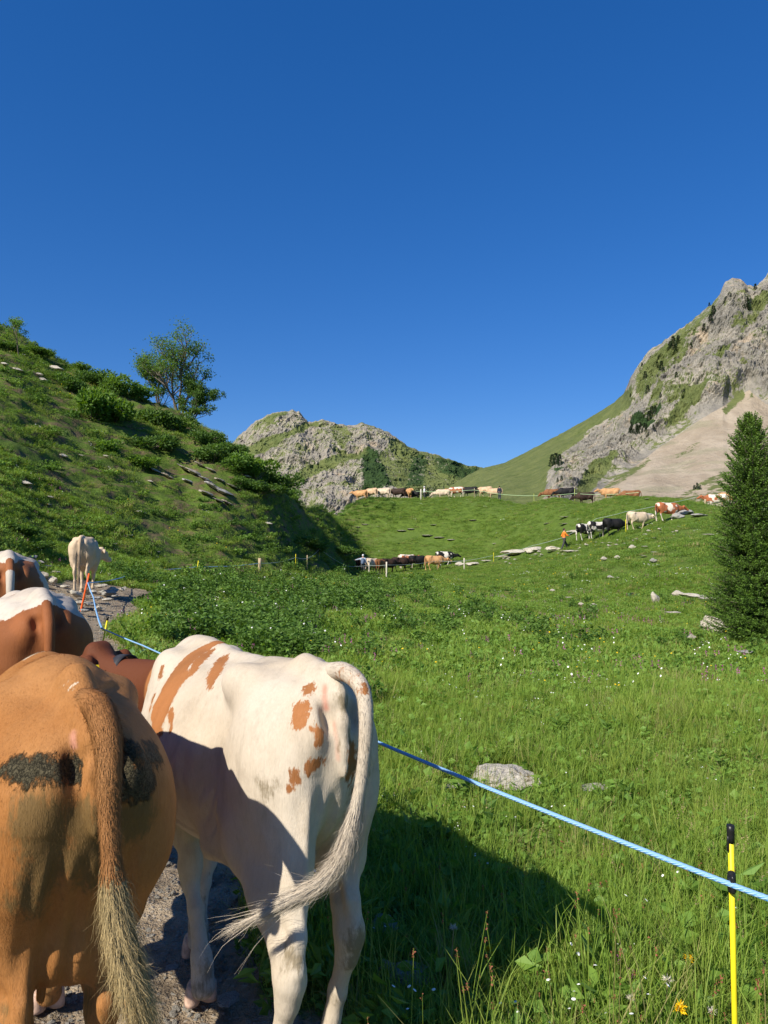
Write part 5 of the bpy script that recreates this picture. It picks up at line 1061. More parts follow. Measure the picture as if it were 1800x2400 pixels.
PR_far = [proto_grass(21, 60, .5, .22, .03, 1.0, 40, None, 2), proto_grass(22, 40, .5, .26, .028, .9, 70, None, 2), proto_grass(23, 50, .5, .22, .03, 1.0, 40, ('w', 4, .03, .24), 2), proto_grass(24, 50, .5, .22, .03, 1.0, 50, ('y', 4, .03, .26), 2)]
# ------------------------------------------------------------------ rocks
def rock_mat(name, a, b_, c_=(.12, .11, .09), moss=.25, mossc=(.07, .085, .03)):
    b = NB(name, .92, .15); p = b.obj(); n1 = b.noise(p, 1.6, 7, .65); n2 = b.noise(p, 7, 7, .7); nz = b.n('ShaderNodeSeparateXYZ'); b.put(nz.inputs[0], b.geo('Normal'))
    v = b.voro(p, 3.5, 'DISTANCE_TO_EDGE')
    c = b.mix(b.ss(n1, .3, .7), a, b_); c = b.mix(b.ma('MULTIPLY', b.ss(n2, .5, .72), .6), c, c_); c = b.mix(b.ma('MULTIPLY', b.ss(v, .04, .0), .6), c, (.06, .055, .045))
    c = b.mix(b.ma('MULTIPLY', b.ss(b.noise(p, 2.6, 5, .7), .56, .68), moss), c, mossc)
    return b.out(c, b.bump(b.ma('ADD', n2, b.ma('MULTIPLY', n1, 2.0)), .7, .05))
M_lime = rock_mat('pale_limestone', (.46, .41, .33), (.62, .57, .48)); M_limeg = rock_mat('grey_limestone', (.30, .29, .27), (.44, .42, .38)); M_mossr = rock_mat('mossy_limestone', (.44, .40, .34), (.58, .54, .47), (.20, .14, .06), .95, (.17, .125, .035))
M_slab = rock_mat('weathered_brownish_limestone', (.30, .26, .20), (.44, .39, .31), (.10, .085, .06), .5)
M_trampled = rock_mat('dead_wood_and_earth', (.16, .10, .06), (.26, .18, .11), (.05, .035, .02), 0)
def rock_mesh(seed, flat_=.55, sub=3, amp=.35, cut=6, strata=0.0):
    bm = bmesh.new(); bmesh.ops.create_icosphere(bm, subdivisions=sub, radius=1); r = np.random.default_rng(seed)
    V = np.array([v.co[:] for v in bm.verts]); F = np.array([[v.index for v in f.verts] for f in bm.faces]); bm.free()
    for _ in range(cut):             # split faces like broken limestone
        n = r.normal(0, 1, 3); n /= np.linalg.norm(n); d = r.uniform(.5, .85); s = V @ n; V = V - np.maximum(s - d, 0)[:, None] * n * .92
    d = fbm(V[:, 0] * 1.7 + seed, V[:, 1] * 1.7, V[:, 2] * 1.7, oct=5, seed=seed, gain=.55); V = V * (1 + amp * d)[:, None]
    if strata: V[:, :2] *= (1 + strata * np.sign(np.sin(V[:, 2] * 14 + d * 3)))[:, None]
    V[:, 2] *= flat_; return mesh_np('rock', V, F, False)
RKM = [rock_mesh(i, f, 3, .32, 7, st) for i, (f, st) in enumerate([(.5, 0), (.4, .05), (.65, 0), (.3, .07), (.8, 0), (.45, .04)], 200)]
RKH = [rock_mesh(300, .42, 5, .30, 9), rock_mesh(301, .5, 5, .35, 7, .03)]
ROCKS = []
def rock(u, v, wpx, k, mat, label, tall=1.0, sink=.25, tiltx=0, depth=.6, rot=None, group=None, mesh=None, cat='rock', dmin=1.5, dmax=110, long_rot=None):
    p = ghit(u, v, dmin, dmax); s = wpx / FP * p[1] / 2; me = mesh or RKM[k % len(RKM)]
    o = obj('rock', me, None, label=label, cat=cat, group=group, loc=(p[0], p[1] + s * depth * .4, p[2] - s * sink * .3 + s * .16 + .05 + .07 * min(max(p[1] - 6, 0) / 8, 1)), rot=(0, tiltx, rot if rot is not None else rng.uniform(-.3, .3)), scl=(s, s * depth, s * tall))
    if not me.materials: me.materials.append(M_lime)
    ROCKS.append((o.location[0], o.location[1] - s * .15 * depth, s * 1.02, s * depth * 1.25 + .02 * p[1]))
    o.material_slots[0].link = 'OBJECT'; o.material_slots[0].material = mat; return o
R_ = rock
R_(1190, 1850, 175, 0, M_mossr, 'large flat mossy rock lying in the meadow behind the blue rope', .85, .6, mesh=RKH[0], depth=.9)
R_(1060, 1858, 60, 3, M_lime, 'small pale slab at the left foot of the mossy rock', .4, .8)
R_(1385, 1858, 90, 3, M_mossr, 'low stone half sunk in the grass right of the mossy rock', .30, 1.0)
R_(900, 2205, 80, 2, M_limeg, 'grey boulder in the shadow behind the cream cow hind leg', .8, .4, mesh=RKH[1], depth=.9); R_(965, 2330, 110, 0, M_limeg, 'shadowed grey boulder at the bottom edge of the meadow', .8, .5, mesh=RKH[0], depth=.9); R_(905, 2300, 46, 2, M_lime, 'small pale stone wedged left of the shadowed boulder', 1.0, .4)
R_(195, 2283, 62, 2, M_limeg, 'fist-sized grey stone under the tan cow', .8, .5, mesh=RKM[2], depth=1)
R_(250, 2350, 26, 2, M_limeg, 'small grey stone in front of the larger one under the tan cow', .7, .5)
R_(535, 2380, 60, 0, M_limeg, 'flat grey stone at the bottom edge of the path', .5, .7, depth=1); R_(400, 2300, 30, 3, M_limeg, 'little dusty stone in the middle of the path', .5, .7, depth=1)
R_(1680, 1485, 95, 5, M_lime, 'broad pitted pale rock at the foot of the spruce', .9, .5, mesh=RKH[1], tiltx=.35); R_(1625, 1405, 70, 1, M_lime, 'pale rock ledge left of the spruce', .45, .6, tiltx=.1); R_(1590, 1400, 30, 2, M_lime, 'pale block at the left end of the ledge', .8, .4); R_(1660, 1412, 45, 3, M_lime, 'thin pale rock at the right end of the ledge', .5, .5)
R_(1538, 1415, 24, 4, M_lime, 'upright grey stone standing alone like a post', 2.0, .1, depth=.8); R_(1578, 1445, 42, 3, M_lime, 'low pale slab below the upright stone', .35, .6); R_(1622, 1508, 26, 2, M_lime, 'small pale stone in the grass below the pitted rock', .8, .4); R_(1655, 1520, 34, 3, M_lime, 'brownish flat stone beside the small pale one', .4, .5); R_(1750, 1545, 44, 1, M_limeg, 'pale stone in the shade under the spruce', .5, .5)
R_(1392, 1428, 18, 2, M_lime, 'right one of the two bright white stones in the middle meadow', .8, .3); R_(1362, 1424, 14, 2, M_lime, 'left one of the two bright white stones in the middle meadow', .8, .3); R_(1334, 1408, 20, 3, M_lime, 'thin flat white stone above the white pair', .4, .4); R_(1295, 1390, 14, 2, M_lime, 'small bright stone left of the thin flat one', .7, .4)
R_(1430, 1358, 14, 2, M_limeg, 'grey stone touching a flat white one below the rocky climb', .8, .4); R_(1443, 1360, 22, 3, M_lime, 'flat white stone below the rocky climb', .4, .4); R_(1483, 1288, 20, 2, M_lime, 'round white boulder just below the climbing cows', .9, .3); R_(1448, 1312, 18, 2, M_lime, 'white stone below and right of the man in orange', .8, .3); R_(1416, 1315, 18, 2, M_lime, 'white stone directly below the man in orange', .8, .3)
R_(1532, 1320, 20, 2, M_limeg, 'grey stone beside reddish earth on the right meadow', .8, .3); R_(1512, 1286, 20, 3, M_lime, 'flat stone right of the round white boulder', .4, .4); R_(1508, 1308, 22, 3, M_lime, 'tilted flat stone under the cream cow of the climb', .4, .4, .2); R_(1534, 1300, 20, 3, M_lime, 'pale flat stone beneath the leading cow of the climb', .4, .4); R_(1660, 1258, 32, 3, M_lime, 'long thin pale rock left of the spruce at half its height', .3, .4)
# bare rocks of the switchback
for u, v, w_, k, tl_, lab in [(1210, 1300, 74, 1, .5, 'long pale rock shelf left of the man in orange'), (1255, 1293, 56, 0, .8, 'big pale rock just left of the man in orange'), (1300, 1292, 42, 5, .9, 'tilted pale slab at the feet of the man in orange'), (1335, 1296, 36, 3, .5, 'flat rock in front of the man in orange'), (1180, 1308, 40, 3, .4, 'left end of the pale rock shelf'),
    (1110, 1325, 38, 0, .6, 'pale rock right of the black and white cow'), (1140, 1318, 30, 3, .4, 'flat pale rock between the cow rocks and the shelf'), (1078, 1326, 24, 2, .7, 'greyish rock touching the nose of the leading lower cow'), (1345, 1252, 36, 1, .7, 'pale rock step behind the tail of the climbing group'), (1380, 1242, 44, 1, .5, 'long rock ledge above the patched cow')]:
    R_(u, v, w_, k, M_lime, lab, tl_, .4, depth=.7)
for u, v, w_, k, tl_, lab in [(1612, 1205, 50, 0, .8, 'large grey boulder in front of the leading climbing cow'), (1590, 1215, 36, 2, .7, 'grey boulder at the muzzle of the leading climbing cow'), (1640, 1212, 40, 5, .5, 'low grey rock between the boulder and the stout post'), (1520, 1212, 30, 1, .7, 'dark rimmed rock left behind the leading cow')]:
    R_(u, v, w_, k, M_limeg, lab, tl_, .4, depth=.8)
# thin rock ribs on the grassy slope
for u, v, w_, tl_, lab in [(940, 1247, 26, .3, 'thin pale rock rib, upper left one on the far slope'), (962, 1243, 20, .35, 'pale rib just right of the upper left one on the far slope'), (1000, 1258, 32, .25, 'long pale rib in the middle of the far slope'), (1028, 1263, 30, .25, 'pale rib just right of the long middle one'), (1056, 1268, 22, .35, 'short pale rock at the right end of the middle ribs'), (1015, 1233, 18, .25, 'small pale rib above the middle ribs'), (1108, 1222, 20, .25, 'faint rock patch below the big black skyline cow'),
    (1322, 1215, 32, .22, 'pale rib below the low black skyline cow'), (1280, 1230, 18, .25, 'small pale rib to the lower left of another'), (1322, 1231, 30, .22, 'long pale rib just under the upper right one'), (1516, 1172, 18, .3, 'pale stone on the crest right of the brown cow'), (855, 1232, 20, .35, 'pale stone at the seam of hill and far slope'), (838, 1238, 12, .4, 'tiny pale stone beside the seam stone'), (795, 1196, 34, .35, 'pale rock below the dark bank near the crest'), (1158, 1277, 12, .5, 'small round stone above the flat shelf')]:
    R_(u, v, w_, 3, M_lime, lab, tl_, .3, depth=.6, dmin=40)
ORD = 'leftmost,second,third,fourth,fifth,sixth,seventh,eighth,ninth,tenth,eleventh,twelfth,thirteenth,fourteenth,fifteenth,sixteenth,seventeenth,eighteenth,nineteenth,twentieth,twenty-first,twenty-second,rightmost'.split(',')
def nth(i): return ORD[i] if i in (0, 22) else ORD[i] + ' from the left'
# the stony patch round the beige cow
SP = [(140, 1408, 26), (158, 1418, 22), (175, 1405, 30), (182, 1428, 34), (205, 1432, 36), (225, 1415, 30), (243, 1400, 34), (262, 1395, 30), (236, 1385, 30), (216, 1400, 20), (250, 1420, 28), (270, 1410, 22), (286, 1392, 20), (150, 1388, 26), (120, 1372, 30), (95, 1362, 34), (128, 1352, 22), (86, 1330, 32), (70, 1318, 36), (108, 1338, 26), (196, 1446, 26), (228, 1442, 24), (166, 1440, 20)]
for i, (u, v, w_) in enumerate(sorted(SP)): R_(u, v, w_, i, M_lime if i % 3 else M_limeg, nth(i) + ' of the loose stones round the feet of the beige cow', .8, .3, depth=.9, dmin=10, dmax=30, group='loose stones round the beige cow', rot=i * 1.3)
for u, v, w_, tl_, lab in [(255, 1402, 40, .9, 'splintered grey rock right beside the beige cow hoof'), (85, 1372, 30, .8, 'dark stone in the gully behind the red and white cow'), (300, 1262, 26, .35, 'long flat stone on the turf above the beige cow'), (268, 1282, 14, .5, 'small flat stone above the ear of the beige cow'), (370, 1300, 12, .5, 'small pale stone on the turf right of the beige cow')]:
    R_(u, v, w_, 0, M_limeg, lab, tl_, .3, depth=.8, dmin=10, dmax=45)
# the layered outcrop and loose rocks on the left hill
oc = [(362, 1108, 44, .45), (392, 1120, 34, .45), (430, 1102, 40, .5), (452, 1112, 46, .45), (478, 1126, 46, .45), (440, 1132, 40, .4), (498, 1144, 44, .45), (520, 1158, 46, .4), (508, 1176, 40, .4), (466, 1092, 36, .45), (492, 1106, 34, .4), (530, 1182, 34, .4), (482, 1160, 34, .4), (515, 1130, 34, .4), (540, 1142, 30, .4)]
for i, (u, v, w_, a) in enumerate(sorted(oc)): R_(u, v, w_ * (.75 + .5 * (i * 7 % 5) / 4), (1, 5, 3, 0)[i % 4], M_slab if i % 3 else M_limeg, nth(i) + ' of the limestone slabs in the outcrop on the left hill', .55, .5, a, 1.3, rot=.1, dmin=30, group='limestone slabs of the outcrop on the left hill')
for u, v, w_, tl_, lab in [(130, 868, 40, .5, 'tan rock high on the left hill below the skyline'), (40, 872, 28, .4, 'flat pale rock near the left edge high on the hill'), (100, 895, 24, .6, 'brownish rock below the tan one high on the hill'), (92, 882, 18, .5, 'small tan stone left of the brownish rock'), (60, 1140, 30, .5, 'grey rock in the turf at the left edge of the hill'), (148, 1075, 22, .6, 'small pale stone left of a flat white one in mid-hill'), (190, 1073, 14, .4, 'flat white stone in mid-hill'), (248, 1074, 16, .3, 'thin white stone right of the flat one in mid-hill'),
    (352, 1134, 14, .5, 'single pale stone left below the outcrop'), (330, 1208, 28, .4, 'slanting rock on the lower hill'), (118, 1172, 16, .4, 'small pale rock beside the shaded gully'), (112, 1190, 16, .4, 'second small rock beside the shaded gully, the lower'), (10, 858, 20, .5, 'rock cut by the left edge high on the hill'), (630, 1232, 20, .5, 'rock in the dark bank above the wooden post'), (580, 1122, 20, .4, 'pale slab right of the outcrop below the bushes')]:
    R_(u, v, w_, 2, M_lime, lab, tl_, .2, .2, .8, dmin=25)
rp = rng.uniform(0, 1, (70, 2))
xs_ = np.sort(rp[:46, 0])
for i in range(46):
    R_(1180 + 420 * xs_[i], 1308 - 75 * xs_[i] + 22 * (rp[i, 1]), 5 + 8 * rng.uniform(), i, M_lime, 'small pale stone scattered along the edge of the rocky climb', .7, .3, depth=.9, dmin=40, dmax=75, group='small stones along the rocky climb')
# dead wood heaps
def heap(u, v, wpx, lab, seed, n=26):
    p = ghit(u, v, 5, 60); s = wpx / FP * p[1] / 2; r = np.random.default_rng(seed); root = obj('brushwood_heap', None, label=lab, cat='brushwood', loc=(p[0], p[1], p[2]))
    for i in range(n):
        a = r.uniform(-1, 1, 3) * (s, s * .6, 0) + (0, 0, r.uniform(0, .35) * s); d = r.normal(0, 1, 3) * (1, .6, .35); d /= np.linalg.norm(d); L = s * r.uniform(.25, .8); b = a + d * L; m = (a + b) / 2 + r.normal(0, .06, 3) * s
        V, q, t = tube(spline([a, m, b], 6), np.linspace(.05, .018, 6) * s, 5); obj('branch', mesh_np('branch', V, [q, t]), M_trampled, parent=root)
heap(835, 1385, 34, 'dark stump with roots in the meadow below the herder', 1); heap(1196, 1394, 36, 'brown tangle of dead twigs in the middle of the meadow', 2); heap(1480, 1455, 52, 'reddish heap of dead brushwood in the right meadow', 3, 34); heap(1482, 1412, 24, 'small tuft of dead stalks above the reddish heap', 4, 14)

# ------------------------------------------------------------------ bushes and trees
def limb_tree(r, h, spread, stems, levels=3, lean=(0, 0), start=.25, base_r=.05):
    """returns wood tubes and twig end points"""
    wood = []; ends = []
    def grow(p, d, L, rad, lv):
        n = 5; P = [p]
        for i in range(n): d = d + r.normal(0, .10, 3) + np.array([0, 0, .03]); d /= np.linalg.norm(d); P.append(P[-1] + d * L / n)
        P = np.array(P); V, q, t = tube(P, np.linspace(rad, rad * .45, n + 1), 5 if lv < 2 else 3, cap=False); wood.append((V, q, t))
        if lv >= levels: ends.append((P[-1], d)); ends.append((P[3], d)); return
        k = r.integers(3, 5) if lv else r.integers(5, 8)
        for i in range(k):
            s = r.uniform(start if lv == 0 else .3, 1.0); q0 = P[min(int(s * n), n - 1)] * (1 - (s * n) % 1) + P[min(int(s * n) + 1, n)] * ((s * n) % 1)
            a = r.uniform(0, 6.28); o = np.array([math.cos(a), math.sin(a), r.uniform(.1, .8)]); nd = d * .6 + o * spread; nd /= np.linalg.norm(nd); grow(q0, nd, L * r.uniform(.42, .62), rad * .5, lv + 1)
        ends.append((P[-1], d))
    for i in range(stems):
        a = r.uniform(0, 6.28); d = np.array([math.cos(a) * .25 * (stems > 1) + lean[0], math.sin(a) * .25 * (stems > 1) + lean[1], 1.0]); d /= np.linalg.norm(d)
        grow(np.array([math.cos(a) * .08, math.sin(a) * .08, -.1]) * (stems > 1) + np.array([0, 0, -.1]), d, h * r.uniform(.62, .78), base_r, 0)
    return wood, ends
M_bark = flat('grey_bark', (.16, .13, .10), .9, .3, 8)
M_leafA = leaf_mat('rowan_leaves', (.065, .145, .028), (.17, .30, .06), .42, (.12, .20, .035)); M_leafB = leaf_mat('bright_bush_leaves', (.06, .13, .018), (.16, .28, .04), .35, (.18, .27, .045)); M_leafC = leaf_mat('dark_bush_leaves', (.045, .10, .018), (.12, .22, .04), .34, (.085, .15, .03))
def tree(label, u, v, hpx, seed, spread, stems, mat, leafn, leafL, cat='tree', d=None, dens=1.0, rad=.45, lean=(0, 0), levels=3, name='rowan_tree', start=.25):
    p = at(u, d) if d else ghit(u, v, 25, 95); h = hpx / FP * p[1]; r = np.random.default_rng(seed); wood, ends = limb_tree(r, h, spread, stems, levels, lean, start, .018 * h)
    root = obj(name, None, label=label, cat=cat, loc=p)
    V, F = join_geo(wood); obj('trunk', mesh_np('trunk', V, F), M_bark, parent=root)
    E_ = np.array([e[0] for e in ends]); n = int(leafn * len(E_)); i = r.integers(0, len(E_), n); P = E_[i] + r.normal(0, rad * .45, (n, 3)) * (1, 1, .7) * (h / 6); D = r.normal(0, 1, (n, 3)) + (0, 0, .2)
    V, q, t = leaves(r, P, D, leafL, leafL * .5); hh = np.repeat(np.clip(r.uniform(.1, 1, n), 0, 1), 4)
    o = obj('crown', mesh_np('crown', V, q, False, {'h': hh}), mat, parent=root, kind=None); return root
tree('tall rowan with several stems on the left skyline, right of the slimmer tree', 415, 962, 190, 5, .80, 4, M_leafA, 11, .18, d=59, rad=.55)
tree('slimmer tree with one stem left of the tall rowan on the left hill', 368, 925, 150, 9, .50, 2, M_leafA, 13, .16, d=61, rad=.42, start=.2)
tree('dark bushy tree leaning out right below the tall rowan', 440, 962, 95, 12, .9, 3, M_leafC, 18, .16, d=58, rad=.5, lean=(.35, 0), start=.1)
tree('small thin-crowned tree at the top left of the hill', 46, 838, 92, 14, .8, 1, M_leafA, 4, .13, d=None, rad=.5, levels=3, start=.45)
tree('tiny sapling right of the thin-crowned tree on the skyline', 82, 806, 24, 15, .5, 1, M_leafC, 7, .10, d=71, rad=.4, levels=2)
tree('small leafy tree at the left edge of the skyline', 8, 822, 30, 16, .8, 2, M_leafC, 12, .14, d=73, levels=2)
def bush_mesh(seed, mat, n=1700, L=.17, flatn=.75):
    r = np.random.default_rng(seed); it = []; k = 9; C = r.normal(0, .36, (k, 3)) * (1, 1, .5) + (0, 0, .42); Rr = r.uniform(.28, .5, k)
    i = r.integers(0, k, n); dv = r.normal(0, 1, (n, 3)); dv /= np.linalg.norm(dv, axis=1)[:, None]; P = C[i] + dv * (Rr[i] * r.uniform(.55, 1.08, n))[:, None] * (1, 1, flatn); P[:, 2] = np.abs(P[:, 2])
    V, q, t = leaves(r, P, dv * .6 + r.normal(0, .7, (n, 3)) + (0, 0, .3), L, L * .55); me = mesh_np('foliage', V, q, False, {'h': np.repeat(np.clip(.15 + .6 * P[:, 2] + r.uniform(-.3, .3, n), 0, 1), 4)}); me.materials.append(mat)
    w_ = []
    for j in range(8):
        a = r.uniform(0, 6.28); e = C[j % k] + r.normal(0, .1, 3); w_.append(tube(spline([(0.1 * math.cos(a), .1 * math.sin(a), -.15), e * .5 + (0, 0, -.05), e], 6), np.linspace(.03, .01, 6), 4, cap=False))
    V, F = join_geo(w_); ws = mesh_np('stems', V, F); ws.materials.append(M_bark); return me, ws
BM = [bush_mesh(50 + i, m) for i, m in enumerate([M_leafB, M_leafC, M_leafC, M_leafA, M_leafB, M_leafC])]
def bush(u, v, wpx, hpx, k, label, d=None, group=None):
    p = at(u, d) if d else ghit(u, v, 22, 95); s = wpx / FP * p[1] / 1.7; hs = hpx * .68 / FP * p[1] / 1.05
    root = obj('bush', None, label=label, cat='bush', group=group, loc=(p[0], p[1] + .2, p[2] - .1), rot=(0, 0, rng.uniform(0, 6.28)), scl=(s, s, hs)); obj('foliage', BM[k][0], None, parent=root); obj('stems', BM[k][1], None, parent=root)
for a in [(160, 915, 70, 60, 2, 'dark bush on the left hill left of the bright one'), (190, 868, 50, 40, 0, 'bright bush poking over the skyline left of the trees'), (225, 905, 80, 60, 5, 'dark bush in the row behind the bright one'), (212, 985, 110, 120, 4, 'big bright green bush in the middle of the left hill'), (262, 985, 110, 95, 0, 'bright bush right next to the biggest bright one'), (270, 925, 80, 75, 3, 'bush on the skyline left of the two trees'),
          (318, 935, 80, 60, 3, 'bush on the skyline touching the slim tree'), (385, 1000, 100, 80, 1, 'dark bush below the tall rowan'), (350, 1050, 100, 70, 1, 'dark low bush above the left end of the outcrop'), 
          (480, 1035, 80, 60, 1, 'dark bush on the skyline right of the trees'), (500, 1080, 100, 60, 2, 'dark bush right above the outcrop'), (540, 1065, 60, 45, 5, 'small dark bush on the skyline above the far peak foot'), (560, 1105, 100, 65, 3, 'mid green bush sloping down the skyline'), (600, 1120, 100, 75, 4, 'mid green bush in front of the far peak'), (642, 1140, 95, 80, 1, 'round dark bush at the right end of the hill row'),
          (600, 1155, 90, 45, 5, 'low dark bush below the right end of the row'), (560, 1145, 70, 40, 2, 'low dark bush right of the outcrop'), (680, 1165, 50, 35, 3, 'small bush last in the row towards the pass'), (250, 1060, 90, 50, 3, 'low mid green bush in the turf below the big bright ones'), (330, 1095, 80, 45, 4, 'low bright bush left of the outcrop'), (740, 1290, 90, 40, 2, 'dark low bush on the bank above the lower cows'), (795, 1300, 70, 35, 5, 'dark low bush beside the herder with the backpack'), (700, 1275, 80, 40, 1, 'dark low bush on the bank left of the others'), (610, 1075, 36, 20, 1, 'tiny bush on the skyline in front of the peak'),
          (20, 1255, 120, 50, 2, 'dark bush at the left edge over the gully'), (60, 1290, 90, 36, 5, 'low dark bush above the gully stones'), (18, 820, 70, 36, 1, 'dark low bush on the top left skyline'), (80, 828, 70, 30, 2, 'dark low bush on the skyline right of the small tree')]:
    bush(*a)
for i, (u, v, w_, h_) in enumerate([(862, 1345, 60, 26), (960, 1352, 54, 24), (1000, 1350, 46, 20), (920, 1358, 40, 18)]): bush(u, v + 8, w_, h_, 3 + i % 2, ['leafy bush below the white stake by the lower cows', 'leafy bush below the long brown cow', 'leafy bush below the tan lower cow', 'small leafy bush below the tall white post'][i])
# big-leaved plants
def dock(u, v, hpx, label, seed, n=9, mat=None, dist=None):
    p = ghit(u, v, 3, 60); h = hpx / FP * p[1]; r = np.random.default_rng(seed); root = obj('broad_leaved_plant', None, label=label, cat='plant', loc=p)
    for i in range(n):
        a = i * 2.4 + r.uniform(-.3, .3); L = h * r.uniform(.8, 1.15); el = r.uniform(.5, 1.25); D = np.array([math.cos(a) * math.cos(el), math.sin(a) * math.cos(el), math.sin(el)]); sd_ = np.array([-math.sin(a), math.cos(a), 0]); V = []
        for k in range(7):
            s = k / 6; c = D * L * s + np.array([0, 0, -.35 * L * s * s]); w_ = L * .17 * math.sin(math.pi * min(.05 + s * .95, 1)) ** .7 + .002; V += [c - sd_ * w_ + (0, 0, .04 * L), c, c + sd_ * w_ + (0, 0, .04 * L)]
        F = [[3 * k + j, 3 * k + j + 1, 3 * k + j + 4, 3 * k + j + 3] for k in range(6) for j in (0, 1)]; me = mesh_np('leaf', np.array(V), np.array(F), True, {'h': np.full(21, .75)}); obj('leaf', me, mat or M_dock, parent=root)
M_dock = leaf_mat('pale_dock_leaves', (.07, .15, .06), (.16, .28, .12), .3, (.16, .28, .10))
dock(302, 1556, 62, 'pale broad-leaved dock plant behind the back of the cream cow', 1, 11); dock(1482, 1405, 26, 'bluish broad-leaved plant beside the reddish brushwood', 2, 9); dock(1525, 1458, 22, 'pale green rosette right of the reddish brushwood', 3, 9); dock(1770, 2250, 80, 'clump of large round leaves at the lower right edge', 4, 12, M_herb); dock(1010, 2385, 60, 'broad leaves at the bottom edge below the shadow', 5, 8, M_herb)
for i, (u, v) in enumerate([(910, 1205), (1043, 1205), (1075, 1212), (1218, 1182), (1150, 1200), (1220, 1235)]): dock(u, v, 14, ['dark rosette below the tan skyline cows', 'dark rosette below the cream and red skyline cow', 'dark rosette below the black skyline cow', 'dark rosette below the gap in the skyline row', 'dark rosette below the two beige skyline cows', 'dark rosette high on the slope left of the climb'][i], 20 + i, 8, M_weed)
# foreground flowers
def flower(u, v, kind, label, hgt, size, d):
    top = PX(u, v, d); z0 = gz(top[0], top[1]); top[2] = max(top[2], z0 + .05); r = np.random.default_rng(int(u)); root = obj('flower', None, label=label, cat='flower', loc=(top[0], top[1], z0)); h = top[2] - z0
    V, q, t = tube(spline([(-.03, .02, -.02), (-.01, .0, h * .5), (0, 0, h)], 10), np.linspace(.0028, .0016, 10), 6); obj('stem', mesh_np('stem', V, [q, t], True, {'h': np.full(len(V), .8)}), M_herb if kind != 's' else M_dry, parent=root)
    if kind == 'y':
        n = 70; a = r.uniform(0, 6.28, n); el = np.linspace(.05, 1.2, n); D = np.stack([np.cos(a) * np.cos(el), np.sin(a) * np.cos(el), np.sin(el)], 1) @ np.array(Euler((.75, 0, 0)).to_matrix()).T; V, q, t = leaves(r, np.zeros((n, 3)) + (0, 0, h), D, size, size * .28); obj('petals', mesh_np('petals', V, q, False), M_ypet, parent=root)
    elif kind == 'p':
        n = 46; P = np.stack([r.normal(0, size * .35, n), r.normal(0, size * .35, n), h - r.uniform(0, size * 3, n)], 1); V, q, t = leaves(r, P, r.normal(0, 1, (n, 3)), size, size * .8); obj('petals', mesh_np('petals', V, q, False), M_ppet, parent=root)
    else:
        n = 60; D = r.normal(0, 1, (n, 3)); D[:, 2] = np.abs(D[:, 2]) * .8 - .2; V, q, t = leaves(r, np.zeros((n, 3)) + (0, 0, h), D, size, size * .12); obj('seed_head', mesh_np('seed_head', V, q, False), M_fluff, parent=root)
M_fluff = flat('seed_fluff', (.55, .50, .40), .8, .1)
for a in [(1146, 2227, 'y', 'yellow flower at the edge of the cow shadow', .2, .020, 3.0), (1614, 2246, 'y', 'yellow flower left of the near post', .2, .022, 2.9), (1592, 2362, 'y', 'large yellow flower at the bottom right', .2, .026, 2.6), (1058, 2218, 'y', 'small yellow flower in the shadow', .2, .012, 3.1), (1372, 2125, 'y', 'small yellow flower high in the sunlit grass', .2, .013, 3.6), (1342, 2078, 'p', 'purple orchid spike in the bright grass', .2, .022, 3.9), (1442, 2232, 'p', 'dull purple flower right of the shadow', .2, .016, 3.0), (1480, 2268, 'p', 'brownish purple flower below another right of the shadow', .2, .016, 2.9),
          (1063, 2175, 's', 'pale seed head on a long stalk rising from the shadow', .3, .020, 2.9), (1565, 2298, 's', 'pale seed head low in the right foreground', .3, .022, 2.7), (1478, 2340, 's', 'greyish seed head near the bottom edge', .3, .018, 2.6), (1668, 2370, 's', 'pale seed head beside the foot of the near post', .3, .018, 2.5)]: flower(*a)

